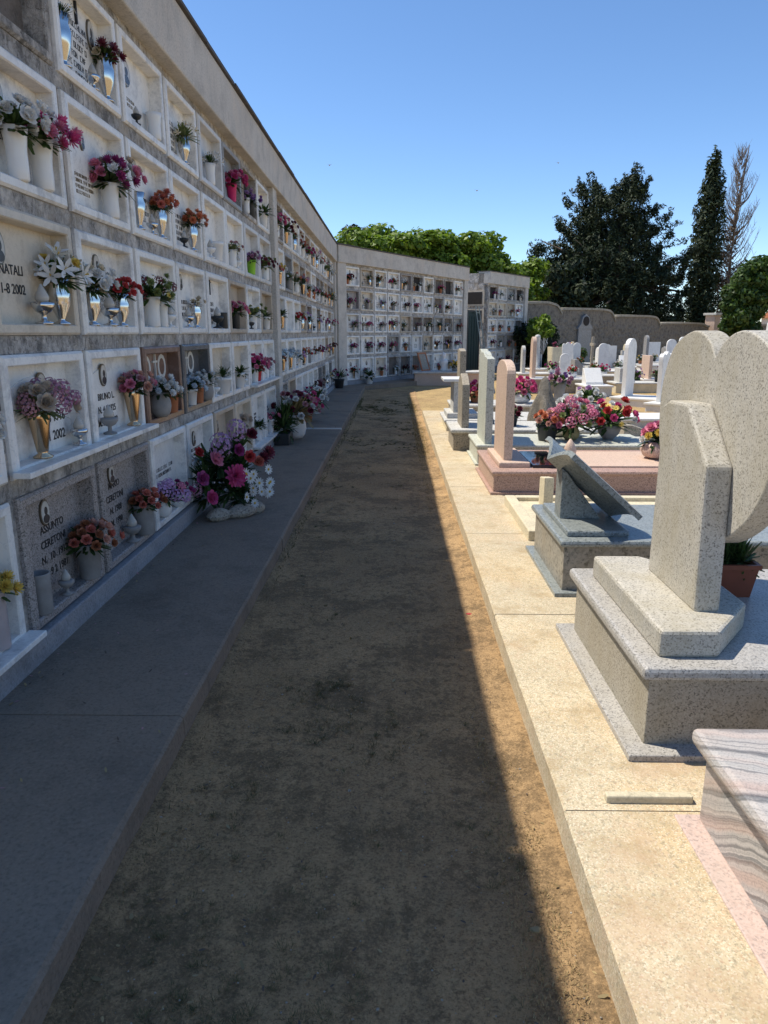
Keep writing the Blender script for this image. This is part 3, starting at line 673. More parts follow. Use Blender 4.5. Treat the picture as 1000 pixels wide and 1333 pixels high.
w1(4, 3, 'D', [('t',['O'],.25,.06,.56,'pale'), ('x',.20,.10,-.10,.55,'pale')], [v(-.18,'pot','ceram',.13,.055,[('mum','paleblue',6,.05)],.13,'leaf','left'), v(.02,'pot','terra',.16,.058,[('mum','white',7,.05)],.13,'leaf','middle'), v(.24,'urn','stonep',.16,.07,[('mum','white',4,.045)],.14,'leaf','right')])
w1(4, 4, 'WC', [], [('l',-.24,'ceram',1.2), v(.02,'pot','ceram',.16,.075,[],.16,'spike')])
w1(4, 5, 'WC', [], [v(-.05,'pot','ceram',.16,.06,[],.13,'leaf'), ('l',.2,'ceram',1.1)])
w1(4, 6, 'W', ['sill', S(20,3)], [v(-.08,'pot','ceram',.17,.055,[('rose','hotpink',7,.065),('rose','pink',4,.06)],.2,'leaf','left'), v(.16,'pot','redp',.13,.05,[('rose','red',5,.045)],.09,'leaf','right')])
w1(4, 7, 'W', ['sill', S(21,4)], [v(-.16,'flare','ceram',.17,.05,[('rose','dustypink',5,.05)],.13), ('l',.15,'ceram',1.2)])
# bottom row
w1(5, -1, 'W', ['sill', S(22,3)], [v(.22,'cyl','mauvep',.26,.05,[('mum','yellow',5,.06)],.11)])
w1(5, 0, 'G', [('p','oval',-.07,.76,1.0), ('t',['ASSUNTO','CERETONI','N.  10  1912','M. 9 2 1981'],.056,.0,.60)], [v(-.27,'cyl','stonep',.2,.05,[],0,'leaf','left'), ('l',-.02,'stonep',1.1), v(.24,'pot','stonep',.2,.07,[('rose','salmon',8,.05),('rose','rust',6,.045),('rose','coral',4,.045)],.17,'leaf','right')])
w1(5, 1, 'G', [('p','oval',-.09,.80,1.0), ('t',['MARIO','CERETONI','N. 1908','M. 1990'],.058,-.05,.66)], [('l',.05,'stonep',1.5), v(.25,'cyl','stonep',.2,.066,[('rose','coral',8,.045),('rose','rust',5,.045)],.14)])
w1(5, 2, 'W', [S(23,2)], [v(-.2,'round','ceram',.13,.06,[('hyd','lilac',6,.075),('hyd','pink',2,.06)],.17,'leaf','left'), v(.12,'bowl','stonep' if False else 'ceram',.1,.07,[('rose','magenta',5,.045)],.13,'leaf','right')])
w1(5, 3, 'W', [('p','oval',0,.72), S(24,3)], [v(.1,'pot','ceram',.17,.055,[('rose','white',4,.05)],.12)])
w1(5, 4, 'T', [('p','slim',-.05,.72), S(25,3)], [v(.16,'flare','ceram',.18,.05,[('rose','lilac',5,.05)],.12)])
w1(5, 5, 'C', [S(26,3)], [v(-.05,'flare','ceram',.18,.055,[('rose','beige',7,.055)],.16,'dry')])
w1(5, 6, 'W', ['sill', S(27,4)], [v(.05,'flare','ceram',.18,.05,[('lily','white',4,.05)],.16)])
w1(5, 7, 'W', ['sill', S(28,4)], [v(.0,'pot','ceram',.17,.055,[('rose','pink',5,.05)],.13)])
# the two columns left of the view
for r_ in range(1, 6):
    wall1.niche(0, r_, 'W', [S(30+r_, 3)], [], '', True)

# random fillings for the farther niches
SPECS = [[('rose','white',6,.05)], [('rose','hotpink',6,.055)], [('rose','red',5,.045),('rose','white',3,.045)], [('mum','magenta',6,.06)], [('rose','dustypink',5,.05),('rose','beige',3,.045)],
         [('mum','orange',5,.05)], [('mum','lilac',3,.05),('rose','white',4,.05)], [('rose','burgundy',6,.055)], [('mum','yellow',3,.045),('rose','white',3,.05)], [('lily','white',5,.055)], [('rose','pink',4,.05),('rose','white',4,.05)],
         [('hyd','mauve',4,.06)], [('rose','coral',5,.045)], [('mum','rust',5,.05)], [('rose','cream',5,.05)], [('daisy','white',6,.035)], [('rose','burgundy',3,.045),('rose','cream',3,.045)], [('rose','beige',5,.05)]]
VK = [('flare','ceram',.18,.05), ('flare','ceram',.17,.055), ('amph','steel',.2,.05), ('cyl','stonep',.17,.05), ('pot','terra',.15,.055), ('cone','bronze',.22,.05), ('pot','ceram',.16,.055)]
def fill(wall, col, row, where, seed, force=None, p=.8):
    q = random.Random(seed*31+5)
    st = q.choice(['W','W','W','W','W','W2','W2','WC','C','GG','G','T','N','E'])
    if force and force[0]: st = force[0]
    deco = []
    if st not in ('E', 'V'):
        deco = [('p', q.choice(['oval', 'oval', 'slim', 'round']), q.uniform(-.15, .05), .72), S(40+seed % 7, q.choice([2, 3, 4]), .028, .5, q.uniform(-.1, .05), .5)]
        if q.random() < .25: deco.append(('x', .12, .06, q.uniform(-.22, -.15), .6, 'ink'))
    it = []
    sp = force[1] if force and len(force) > 1 else q.choice(SPECS)
    if q.random() < p or (force and len(force) > 1):
        k = q.choice(VK); dx = q.uniform(-.12, .2); sp = sp if (q.random() > .12 or force) else []
        it.append(v(dx, *k, sp, q.uniform(.13, .2), q.choice(['leaf', 'leaf', 'leaf', 'pale', 'spike']), 'left' if dx > .1 else 'main'))
        if q.random() < .35: it.append(('l', -.2, q.choice(['steel', 'ceram', 'blackp', 'bronze']), 1.2))
        elif q.random() < .45: it.append(v(-.24, *q.choice(VK), q.choice(SPECS), .12, 'leaf', 'smaller'))
    elif st not in ('E', 'V') and q.random() < .6: it.append(('l', q.uniform(-.1, .1), q.choice(['steel', 'ceram', 'blackp']), 1.2))
    wall.niche(col, row, st, deco, it, where, False)
fc = {(1,0): ('V', [('rose','hotpink',8,.06),('rose','pink',4,.05)]), (1,1): ('W', SPECS[7]), (1,3): ('N', SPECS[12]), (4,0): ('W', [('mum','paleblue',9,.055),('mum','white',6,.05)]), (4,1): ('W', [('mum','paleblue',9,.055),('mum','white',6,.05)]),
      (4,3): ('W', SPECS[5]), (5,3): ('W', SPECS[1]), (3,2): ('W', [('rose','red',6,.055),('mum','green',5,.05)]), (5,2): ('W', SPECS[7])}
for r_ in range(1, 6):
    for c in range(11):
        fill(wall1, 10+c, r_, f'{ROWN[r_]}, {ORD[c+1]} niche beyond the pilaster', r_*17+c*3, fc.get((r_, c)), .9)

# corner wall and end wall
A2 = math.atan2(7.25, 4.25)
W2O = Vector((-1.62, 20.45, 0)); L2 = 8.45
wall2 = Wall('niche_wall', 'angled wall of white burial niches facing the camera where the path ends', W2O, A2, L2, [(.42, L2-.33, 10)])
f2 = {(4,0): ('W', SPECS[3]), (4,1): ('W', SPECS[3]), (4,2): ('W', SPECS[3]), (1,0): ('W', [('rose','burgundy',8,.06)]), (1,5): ('V',), (1,7): ('E',), (1,8): ('V',), (2,3): ('W', SPECS[13]), (2,4): ('W2', SPECS[7]), (3,2): ('W', SPECS[4]), (3,3): ('W', SPECS[4]),
      (5,3): ('E', SPECS[9]), (5,4): ('E', SPECS[7]), (5,5): ('E',)}
for r_ in range(1, 6):
    for c in range(10):
        fill(wall2, c, r_, f'{ROWN[r_]}, {ORD[c+1]} niche of corner wall', 200+r_*23+c*7, f2.get((r_, c)), .86)
A3 = math.atan2(3.3, 2.15); W3O = Vector((3.62, 29.3, 0)); L3 = 3.9
wall3 = Wall('niche_wall', 'short far block of burial niches left of the rubble boundary wall', W3O, A3, L3, [(.12, L3-.35, 4)], depth=2.0)
f3 = {(1,0): ('V',), (1,3): ('V',)}
for r_ in range(1, 6):
    for c in range(4):
        fill(wall3, c, r_, f'{ROWN[r_]}, {ORD[c+1]} niche of end block', 500+r_*23+c*7, f3.get((r_, c)), .85)
# side of the end block: two lined niches above a dark green door
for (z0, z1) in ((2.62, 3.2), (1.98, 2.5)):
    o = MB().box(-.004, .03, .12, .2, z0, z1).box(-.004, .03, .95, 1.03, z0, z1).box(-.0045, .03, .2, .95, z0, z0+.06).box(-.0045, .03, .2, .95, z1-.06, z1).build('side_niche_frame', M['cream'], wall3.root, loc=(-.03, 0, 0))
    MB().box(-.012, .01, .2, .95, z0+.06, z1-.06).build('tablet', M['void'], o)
d = thing('metal_door', 'dark green metal door in the gap before the far niche block', 'door', (3.12, 28.62, 0), A3)
MB().box(-.62, .28, 0, .05, -.03, 2.35).build('door_leaf', M['door'], d, bevel=.01)
MB().box(-.68, -.62, -.02, .08, -.03, 2.42).box(.28, .34, -.02, .08, -.03, 2.42).box(-.62, .28, -.021, .08, 2.355, 2.42).build('door_frame', M['blackp'], d)
for k in range(4): MB().box(-.55+k*.22, -.44+k*.22, -.012, .0, .2, 2.2).build('panel', M['door'], d)
ld = thing('ladder', 'pale metal ladder leaning against the dark green door', 'ladder', (3.12, 28.62, 0), A3)
for s_ in (-.17, .17): MB().tube([(s_, -.55, -.03), (s_*.8, -.045, 2.6)], .02, 6).build('rail', M['alu'], ld)
for k in range(8):
    t = (k+.7)/8.6; MB().tube([(-.17*(1-.2*t), -.55+.505*t, -.03+2.63*t), (.17*(1-.2*t), -.55+.505*t, -.03+2.63*t)], .013, 5).build('rung', M['alu'], ld)

# ------------------------------------------------------------------ graves along the walkway
def cr(pts, n=8, closed=False):
    """Catmull-Rom through 2D points"""
    out = []; N = len(pts)
    for i in range(N-1):
        p0, p1, p2, p3 = pts[max(i-1, 0)], pts[i], pts[i+1], pts[min(i+2, N-1)]
        for k in range(n):
            t = k/n; out.append(tuple(.5*((2*p1[a])+(-p0[a]+p2[a])*t+(2*p0[a]-5*p1[a]+4*p2[a]-p3[a])*t*t+(-p0[a]+3*p1[a]-3*p2[a]+p3[a])*t**3) for a in (0, 1)))
    out.append(pts[-1]); return out
GZ = .112
def tomb(t, x0, x1, y0, y1, ztop, mb, ms, lip=.035, th=.045, base=.07, mbase=None, bh=.035):
    """base plate, body and lidded slab of a raised tomb (world coordinates)"""
    if base: MB().box(x0-base, x1+base, y0-base, y1+base, GZ-.02, GZ+bh).build('base_plate', mbase or ms, t, bevel=.005)
    MB().box(x0, x1, y0, y1, GZ+(bh-.01 if base else -.02), ztop-th+.004).build('body', mb, t, bevel=.006)
    MB().box(x0-lip, x1+lip, y0-lip, y1+lip, ztop-th, ztop).build('top_slab', ms, t, bevel=.016)

# heart tomb, seen from behind
t = thing('heart_tomb', 'grey granite tomb with large heart-shaped headstone on a pillar', 'grave')
tomb(t, .91, 2.95, 2.33, 3.37, .462, M['hbox'], M['hslab'], .035, .05, .075)
MB().prism([(.955, 2.385), (1.17, 2.385), (1.39, 2.66), (1.39, 3.02), (1.17, 3.28), (.955, 3.28)], 'z', .46, .565).build('pedestal', M['heart'], t, bevel=.014)
MB().prism([(2.57, .56), (3.08, .56), (3.08, 1.30), (3.02, 1.325), (2.83, 1.33), (2.60, 1.12)], 'x', 1.145, 1.245).build('pillar', M['heart'], t, bevel=.012)
half = cr([(0, 1.50), (.05, 1.555), (.15, 1.60), (.27, 1.60), (.43, 1.535), (.515, 1.41), (.535, 1.27), (.50, 1.10), (.40, .95), (.24, .835), (.10, .785), (0, .775)], 6)
hp = [(2.86+a, b) for a, b in half]+[(2.86-a, b) for a, b in half[-2:0:-1]]
MB().prism(hp, 'x', 1.246, 1.34).build('heart', M['heart'], t, bevel=.012)
# blue-grey tomb with stone book
t = thing('book_tomb', 'blue-grey granite tomb carrying an open stone book on a wedge', 'grave')
tomb(t, .975, 2.95, 3.93, 4.78, .452, M['blueside'], M['bluegr'], .03, .04, .05)
MB().box(1.0, 1.36, 3.985, 4.70, .45, .488).build('plinth', M['bluegr'], t, bevel=.012)
MB().prism([(1.02, .486), (1.27, .486), (1.05, .775), (1.02, .80)], 'y', 4.27, 4.43).build('wedge', M['bluegr'], t, bevel=.006)
a0, a1 = Vector((.965, 0, .875)), Vector((1.375, 0, .515)); dv = (a1-a0); nv = Vector((.648, 0, .762))
for sg in (-1, 1):     # two arched pages, spine in the middle
    vs_ = []; fs = []; n, k = 8, 6
    for i in range(n+1):
        u = i/n*.36; rise = .095*math.sin(min(1, i/n)*math.pi*.62)-.01
        for j in range(k+1):
            p = a0+dv*(j/k)+nv*rise; vs_.append((p.x, 4.35+sg*(u+.004), p.z))
    N = len(vs_); vs_ += [(x-nv.x*.032, y, z-nv.z*.032) for x, y, z in vs_]
    for i in range(n):
        for j in range(k):
            q = (i*(k+1)+j, i*(k+1)+j+1, (i+1)*(k+1)+j+1, (i+1)*(k+1)+j); fs += [q if sg > 0 else q[::-1], tuple(N+z for z in (q[::-1] if sg > 0 else q))]
    for i in range(n):
        for j in (0, k): a = i*(k+1)+j; b = a+k+1; fs.append((a, b, N+b, N+a))
    for j in range(k):
        for i in (0, n): a = i*(k+1)+j; fs.append((a, a+1, N+a+1, N+a))
    MB().add(vs_, fs).build('page', M['bluegr'], t)
# low kerbed plot with a small block
t = thing('kerbed_grave', 'low cream stone kerbed plot with one small upright block', 'grave')
for b in ((.98, 1.07, 5.02, 6.2), (2.86, 2.95, 5.02, 6.2), (1.07, 2.86, 5.02, 5.11), (1.07, 2.86, 6.11, 6.2)): MB().box(*b, GZ-.02, .2).build('kerb', M['creamst'], t, bevel=.008)
MB().box(1.06, 2.87, 5.1, 6.12, GZ-.02, .165).build('infill', M['creamst'], t)
MB().prism([(5.84, .163), (6.04, .163), (6.04, .40), (5.84, .43)], 'x', 1.25, 1.33).build('upright_block', M['creamst'], t, bevel=.008)
# rose tomb
t = thing('rose_tomb', 'rose granite tomb with tall thin pale-pink round-topped headstone', 'grave')
tomb(t, .93, 2.95, 6.57, 7.80, .345, M['pinkgr'], M['pinkgr'], .02, .04, .03)
MB().box(1.0, 1.30, 6.74, 7.64, .343, .395).build('plinth', M['pinkst'], t, bevel=.012)
MB().prism([(6.86, .39), (7.56, .39), (7.56, 1.22)]+[(7.21+.35*math.cos(a), 1.22+.12*math.sin(a)) for a in [i*math.pi/12 for i in range(1, 12)]]+[(6.86, 1.22)], 'x', 1.06, 1.145).build('headstone', M['pinkst'], t, bevel=.008)
MB().box(1.32, 1.62, 6.72, 7.55, .344, .375).build('polished_plate', M['blackgl'], t, bevel=.004)
MB().box(1.8, 2.92, 6.75, 7.62, .344, .362).build('inner_slab', M['pinkst'], t, bevel=.004)
# pale green tomb
t = thing('green_stone_tomb', 'pale green-grey stone tomb with tall stepped-top slab headstone', 'grave')
tomb(t, .95, 2.95, 8.08, 8.98, .36, M['greenst'], M['greenst'], .02, .04, .03)
MB().prism([(8.12, .36), (8.9, .36), (8.9, 1.405), (8.74, 1.405), (8.68, 1.37), (8.56, 1.385), (8.42, 1.36), (8.36, 1.335), (8.24, 1.33), (8.12, 1.315)], 'x', 1.03, 1.115).build('headstone', M['greenst'], t, bevel=.006)
# brown-grey
t = thing('brown_stone_tomb', 'brown-grey tomb with rough headstone of peaked top standing closest to path', 'grave')
tomb(t, .76, 2.6, 9.15, 10.02, .395, M['brownst'], M['lgst'], .035, .05, 0)
MB().prism([(9.27, .39), (9.9, .39), (9.9, .93), (9.78, 1.02), (9.6, 1.075), (9.45, 1.03), (9.27, .95)], 'x', .87, .965).build('headstone', M['brownst'], t, bevel=.01)
# table-topped
t = thing('stepped_tomb', 'small white stepped tomb with grey upright and flat cap ledge', 'grave')
tomb(t, .80, 2.5, 11.0, 12.1, .30, M['creamst'], M['lgst'], .035, .045, 0)
MB().box(.82, 1.3, 11.15, 11.95, .298, .38).build('plinth', M['lgst'], t, bevel=.01)
MB().box(.92, 1.0, 11.25, 11.85, .378, .86).build('upright', M['lgst'], t, bevel=.006)
MB().box(.76, 1.1, 11.2, 11.9, .858, .90).build('cap_ledge', M['wst'], t, bevel=.006)
# tall brown slab
t = thing('slab_tomb', 'low tomb with narrow tall brown slab headstone before the corner wall', 'grave')
tomb(t, 1.05, 2.9, 13.0, 14.0, .33, M['brownst'], M['lgst'], .03, .045, 0)
MB().prism([(13.3, .33), (13.85, .33), (13.85, 1.28), (13.6, 1.31), (13.3, 1.27)], 'x', 1.19, 1.30).build('headstone', M['brownst'], t, bevel=.008)
# banded tomb, nearest
t = thing('banded_tomb', 'nearest tomb of banded pink and grey polished stone, cut by photo edge', 'grave')
MB().box(.885, 3.0, .55, 1.965, GZ-.02, .128).build('base_plate', m_granite('pale_rose_granite', (.54,.42,.37), (.48,.36,.31), (.36,.28,.25), 150, .6, .4, (.42,.36,.30)), t, bevel=.004)
MB().box(.955, 2.95, .62, 1.945, .126, .376).build('body', M['stripe'], t, bevel=.006)
MB().box(.915, 2.98, .58, 1.985, .372, .425).build('top_slab', M['stripe'], t, bevel=.02)
tag(MB().box(.69, .97, 2.022, 2.052, .1165, .148).build('stone_bar', M['creamst'], bevel=.006), 'loose cream stone bar lying on walkway beside the banded tomb', 'stone bar')
# pink tomb across the end of the path
t = thing('cross_path_tomb', 'pale pink low tomb set across the end of the path', 'grave', (0, 0, 0))
MB().box(.62, 2.7, 22.6, 23.6, -.04, .36).build('body', M['pinkst'], t, bevel=.01)
MB().box(.57, 2.75, 22.55, 23.65, .357, .41).build('top_slab', M['lgst'], t, bevel=.01)

# planter behind the heart
t = thing('rectangular_planter', 'brown plastic planter with dark green bushy plant behind the heart pillar', 'planter', (1.50, 3.06, .462), 0)
vs_ = [(sx*a, sy*b, z) for z, a, b in ((0, .075, .062), (.135, .092, .08), (.135, .10, .088), (.155, .10, .088), (.155, .085, .072), (.12, .08, .068)) for sx, sy in ((-1,-1), (1,-1), (1,1), (-1,1))]
fs = [(0,3,2,1)]+[(j*4+i, j*4+(i+1) % 4, j*4+4+(i+1) % 4, j*4+4+i) for j in range(5) for i in range(4)]+[(20,21,22,23)]
MB().add(vs_, fs).build('planter_box', M['planter'], t)
for k in range(5): link('foliage', leaf_ball(k, 'spike' if k % 2 else 'leaf'), t, (-.05+.025*k, rnd.uniform(-.02, .02), .14), (0, 0, k), 0, (.085, .085, .14))

# statue and lantern by the green tomb
t = tag(MB().lathe([(.10,0),(.105,.04),(.085,.06),(.075,.3),(.06,.45),(.075,.52),(.07,.58),(.025,.62),(.038,.66),(.042,.70),(.03,.745),(.005,.76)], 14).tube([(.06,.0,.5), (.075,-.05,.42), (.02,-.085,.48)], .018, 6).tube([(-.06,0,.5), (-.075,-.05,.42), (-.02,-.085,.48)], .018, 6)
        .build('praying_statue', M['stonep'], None, True), 'small dark grey praying statue behind the pale green headstone', 'statue')
t.location = (1.26, 9.75, .395)
vase((1.55, 9.5, .395), 'pot', 'blackp', .14, .09, [('rose','burgundy',7,.05)], 5, 'beside the small grey statue', .14)
vase((1.5, 13.45, .33), 'pot', 'terra', .16, .1, [('mum','orange',7,.07),('rose','hotpink',5,.065)], 8, 'beside the tall brown slab headstone', .22)

# bouquets on the green and rose tombs
def gp(px, py, z): p = pix(px, py, z); return (p.x, p.y, z)
vase((1.80, 8.42, .36), 'pot', 'blackp', .20, .13, [('rose','orange',6,.055),('rose','salmon',3,.05)], 11, 'on the pale green tomb', .17)
vase((2.10, 8.50, .36), 'urn', 'olive', .16, .10, [('hyd','pink',10,.085),('rose','pink',5,.07),('mum','green',3,.06)], 12, 'on the pale green tomb', .30)
vase((2.56, 8.55, .36), 'bowl', 'stonep', .17, .14, [('rose','red',6,.07),('rose','hotpink',5,.07),('rose','white',4,.055),('daisy','yellow',2,.05)], 14, 'on the pale green tomb', .30)
vase((2.66, 7.2, .362), 'round', 'pinkp', .17, .17, [('rose','pink',6,.07),('mum','yellow',2,.06),('rose','white',3,.06)], 15, 'on the rose tomb', .19)
o = MB().lathe([(.05,0),(.055,.02),(.025,.04),(.06,.09),(.065,.13),(.04,.19),(.008,.24)], 12).build('pinecone_finial', M['pinkst'], None, True, loc=(1.73, 7.0, .345)); tag(o, 'pink stone pinecone finial standing on the rose tomb', 'ornament')
o = MB().blob((0, 0, .42), (.19, .22, .42), 4, .34, 34, 26, zmin=-.04).build('rough_rock', M['rubble'], None, False, loc=(2.12, 10.2, .02)); tag(o, 'rough natural rock headstone behind the pink bouquet', 'rock')
o = MB().blob((0, 0, .05), (.30, .16, .06), 9, .1, 14, 8, zmin=0).build('flat_stone', M['lgst'], None, False, loc=(2.05, 8.82, .36)); tag(o, 'flat pale stone behind the pink bouquet on the green tomb', 'stone')

# second row things standing in the sand
def low_grave(name, label, x0, x1, y0, y1, h, mat, mslab, kind, mh, hh, group=None, hx=None, turn=0.0):
    pv_ = Vector(((x0+x1)/2, (y0+y1)/2, 0)); t = thing(name, uniq(label), 'grave', pv_-Matrix.Rotation(turn, 3, 'Z') @ pv_, turn, group)
    z0 = -.02
    MB().box(x0, x1, y0, y1, z0, h).build('body', mat, t, bevel=.01)
    MB().box(x0-.03, x1+.03, y0-.03, y1+.03, h-.004, h+.04).build('top_slab', mslab, t, bevel=.008)
    h += .036; yc = (y0+y1)/2; ww = (y1-y0)*.42; hx = hx if hx is not None else x0+.12
    if kind == 'stele':
        MB().prism([(yc-ww*.55, h), (yc+ww*.55, h), (yc+ww*.55, hh-ww*.55)]+[(yc+ww*.55*math.cos(a), hh-ww*.55+ww*.55*math.sin(a)) for a in [i*math.pi/10 for i in range(1, 10)]]+[(yc-ww*.55, hh-ww*.55)], 'x', hx, hx+.1).build('headstone', mh, t, bevel=.008)
    elif kind == 'scallop':
        w_ = ww*.7; top = cr([(w_, hh-.22), (w_*.98, hh-.1), (w_*.7, hh-.04), (w_*.45, hh-.07), (0, hh), (-w_*.45, hh-.07), (-w_*.7, hh-.04), (-w_*.98, hh-.1), (-w_, hh-.22)], 4)
        MB().prism([(yc-w_*.85, h), (yc+w_*.85, h)]+[(yc+a, b) for a, b in top], 'x', hx, hx+.09).build('headstone', mh, t, bevel=.006)
    elif kind == 'desk':
        MB().prism([(hx, h), (hx+.42, h), (hx+.42, h+.06), (hx+.1, hh), (hx, hh)], 'y', yc-ww*.8, yc+ww*.8).build('desk_stone', mh, t, bevel=.008)
    elif kind == 'slab':
        MB().box(hx, hx+.1, yc-ww, yc+ww, h-.004, hh).build('headstone', mh, t, bevel=.008)
    elif kind == 'cross':
        MB().box(hx, hx+.35, yc-.2, yc+.2, h-.004, h+.12).build('plinth', mslab, t, bevel=.008)
        MB().box(hx+.13, hx+.22, yc-.05, yc+.05, h+.11, hh).box(hx+.135, hx+.215, yc-.24, yc+.24, hh-.32, hh-.22).build('cross', mh, t, bevel=.006)
    elif kind == 'column':
        MB().lathe([(.15,0),(.15,.06),(.12,.08),(.10,hh-h-.12),(.11,hh-h-.1),(.09,hh-h-.03),(.03,hh-h)], 12, (hx+.2, yc, h-.004)).build('column', mh, t, True)
    return t
low_grave('field_grave', 'tall white round-topped marble stele standing left of the scalloped stele', 4.95, 6.6, 15.6, 16.5, .16, M['wst'], M['wst'], 'stele', M['wst'], 1.47, turn=R(-42))
low_grave('field_grave', 'white scalloped-top stele right of the tall round-topped one', 5.25, 6.9, 14.2, 15.1, .16, M['wst'], M['wst'], 'scallop', M['wst'], 1.22, turn=R(-42))
low_grave('field_grave', 'low white slab grave holding pink flowers in round white pot', 2.1, 3.9, 12.75, 13.6, .34, M['lgst'], M['wst'], 'none', M['wst'], .5) if False else None
low_grave('field_grave', 'low pale slab grave beneath the round white pot', 3.2, 5.0, 12.2, 13.1, .14, M['lgst'], M['wst'], 'desk', M['lgst'], .42)
low_grave('field_grave', 'low grey slab grave with slanted mossy tablet behind the rose headstone', 3.2, 4.7, 10.2, 11.1, .10, M['lgst'], M['lgst'], 'desk', M['brownst'], .30)
vase((2.35, 13.4, .33+.0), 'round', 'ceram', .19, .19, [('rose','hotpink',8,.085),('rose','pink',6,.08)], 21, 'right of the rose headstone', .27)
vase((3.0, 13.2, .12), 'cone', 'stonep', .62, .12, [('rose','mauve',6,.07),('mum','purple',4,.06)], 22, 'beside the round white pot', .24)
vase((3.38, 12.6, .178), 'urn', 'stonep', .24, .18, [('rose','white',5,.08),('rose','lilac',2,.07)], 23, 'left of the white steles', .30)
vase((2.62, 11.0, .0), 'cone', 'stonep', .5, .1, [('rose','white',9,.075)], 27, 'behind the rough rock', .2)

# the rest of the field: rows of low graves
rq = random.Random(21)
rows = [(9.3, [6.1, 8.2]), (11.6, [5.9, 8.1, 10.4]), (17.4, [8.2, 10.6, 13.0]), (19.5, [3.6, 6.0, 8.4, 10.8, 13.2]), (22.0, [5.2, 7.6, 10.0, 12.4, 14.8]), (24.4, [4.3, 6.6, 8.9, 11.2, 13.5, 15.8]), (26.8, [4.8, 7.0, 9.2, 11.4, 13.6, 15.8]),
        (29.2, [6.1, 8.3, 10.5, 12.7, 14.9, 17.1]), (31.4, [7.5, 9.7, 11.9, 14.1, 16.3]), (14.4, [8.3, 10.7])]
rows.sort(); kinds = ['desk', 'desk', 'slab', 'stele', 'desk', 'cross', 'column', 'scallop', 'desk', 'slab']
KN = {'desk': 'slanted desk stone', 'slab': 'square upright headstone', 'stele': 'round-topped headstone', 'cross': 'stone cross', 'column': 'stone column', 'scallop': 'scalloped headstone'}
HN = {'desk': (.38, .55), 'slab': (.6, .95), 'stele': (.8, 1.15), 'cross': (.85, 1.25), 'column': (1.1, 1.5), 'scallop': (.8, 1.1)}
stn = [('wst', 'white'), ('lgst', 'light grey'), ('wst', 'white'), ('creamst', 'cream'), ('brownst', 'brown'), ('grey', 'dark grey'), ('pinkst', 'pale pink')]
for ri, (yy, xs) in enumerate(rows):
    for ci, xx in enumerate(xs):
        k = rq.choice(kinds); (ms, sn) = rq.choice(stn); mb_ = rq.choice(['wst', 'lgst', 'creamst', 'brownst']); y0 = yy+rq.uniform(-.2, .2); x0 = xx+rq.uniform(-.15, .15); h = rq.uniform(.12, .38)
        hh = h+rq.uniform(*HN[k]); L = rq.uniform(1.6, 1.85)
        low_grave('field_grave', f'{sn} {KN[k]} on low grave, {ORD[ci+1]} from left in {ORD[ri+1]} field row', x0, x0+L, y0, y0+rq.uniform(.75, .9), h, M[mb_], M[rq.choice(['wst', 'lgst', 'wst'])], k, M[ms], hh, 'low graves in the sunny field')
        if rq.random() < .55:
            kk = rq.choice([('flare','ceram',.2,.08), ('pot','terra',.18,.1), ('urn','stonep',.2,.12), ('round','ceram',.16,.13), ('pot','blackp',.18,.1)])
            vase((x0+rq.uniform(.75, 1.4), y0+.4, h+.036), *kk, rq.choice(SPECS), rq.randrange(999), f'{ORD[ci+1]} grave, {ORD[ri+1]} field row', rq.uniform(.15, .24), False, group='pots on the field graves')
xq = random.Random(77)
xrows = [(13.4, [7.0, 9.4]), (16.2, [7.4, 9.5, 11.7]), (18.5, [4.7, 7.3, 9.6, 12.0]), (20.8, [4.4, 6.6, 9.1, 11.5, 13.9]), (23.2, [6.2, 8.6, 11.0, 13.4]), (25.6, [5.6, 7.8, 10.1, 12.4, 14.7]), (28.0, [6.0, 8.1, 10.3, 12.6, 14.8]), (30.3, [7.2, 9.4, 11.6, 13.8, 16.0]), (32.6, [9.0, 11.2, 13.4, 15.6])]
for ri, (yy, xs) in enumerate(xrows):
    for ci, xx in enumerate(xs):
        k = xq.choice(['stele', 'cross', 'slab', 'scallop', 'stele', 'desk', 'column']); (ms, sn) = xq.choice(stn[:4]+[('wst', 'white')]); h = xq.uniform(.1, .3); x0 = xx+xq.uniform(-.1, .1); hh = h+xq.uniform(*HN[k])*1.05
        low_grave('field_grave', f'{sn} {KN[k]} on short plot, {ORD[ci+1]} from left in {ORD[ri+1]} gap row', x0, x0+xq.uniform(.7, 1.2), yy, yy+xq.uniform(.6, .7), h, M[xq.choice(['wst', 'lgst', 'creamst'])], M['wst'], k, M[ms], hh, 'low graves in the sunny field', turn=R(xq.choice([-90, -90, -60, -35, 0])+xq.uniform(-5, 5)))
        if xq.random() < .6:
            kk = xq.choice([('flare','ceram',.2,.08), ('pot','terra',.18,.1), ('round','ceram',.16,.13), ('pot','blackp',.18,.1)])
            vase((x0+.5, yy+.3, h+.036), *kk, xq.choice(SPECS), xq.randrange(999), f'{ORD[ci+1]} plot, {ORD[ri+1]} gap row', xq.uniform(.15, .24), False, group='pots on the field graves')
# white monuments right of the heart
t = thing('white_monument', 'white leaning stele with rounded head at right edge beyond the heart', 'grave', (6.55, 12.9, 0))
MB().box(-.25, 1.6, -.45, .45, -.02, .3).build('body', M['wst'], t, bevel=.01)
MB().prism([(-.18, .298), (.2, .298), (.16, .9), (.19, 1.55), (.16, 1.76), (.05, 1.83), (-.05, 1.76), (-.06, 1.55), (-.12, .9)], 'y', -.12, .12).build('stele', M['wst'], t, bevel=.03)
MB().prism([(-.4, .298), (.42, .298), (.42, 1.45), (.2, 1.55), (-.4, 1.55)], 'x', .9, 1.03).build('slab', M['wst'], t, bevel=.01)
vase((5.9, 11.0, .01), 'pot', 'terra', .2, .13, [('rose','pink',8,.08)], 31, 'right of the heart headstone', .25)

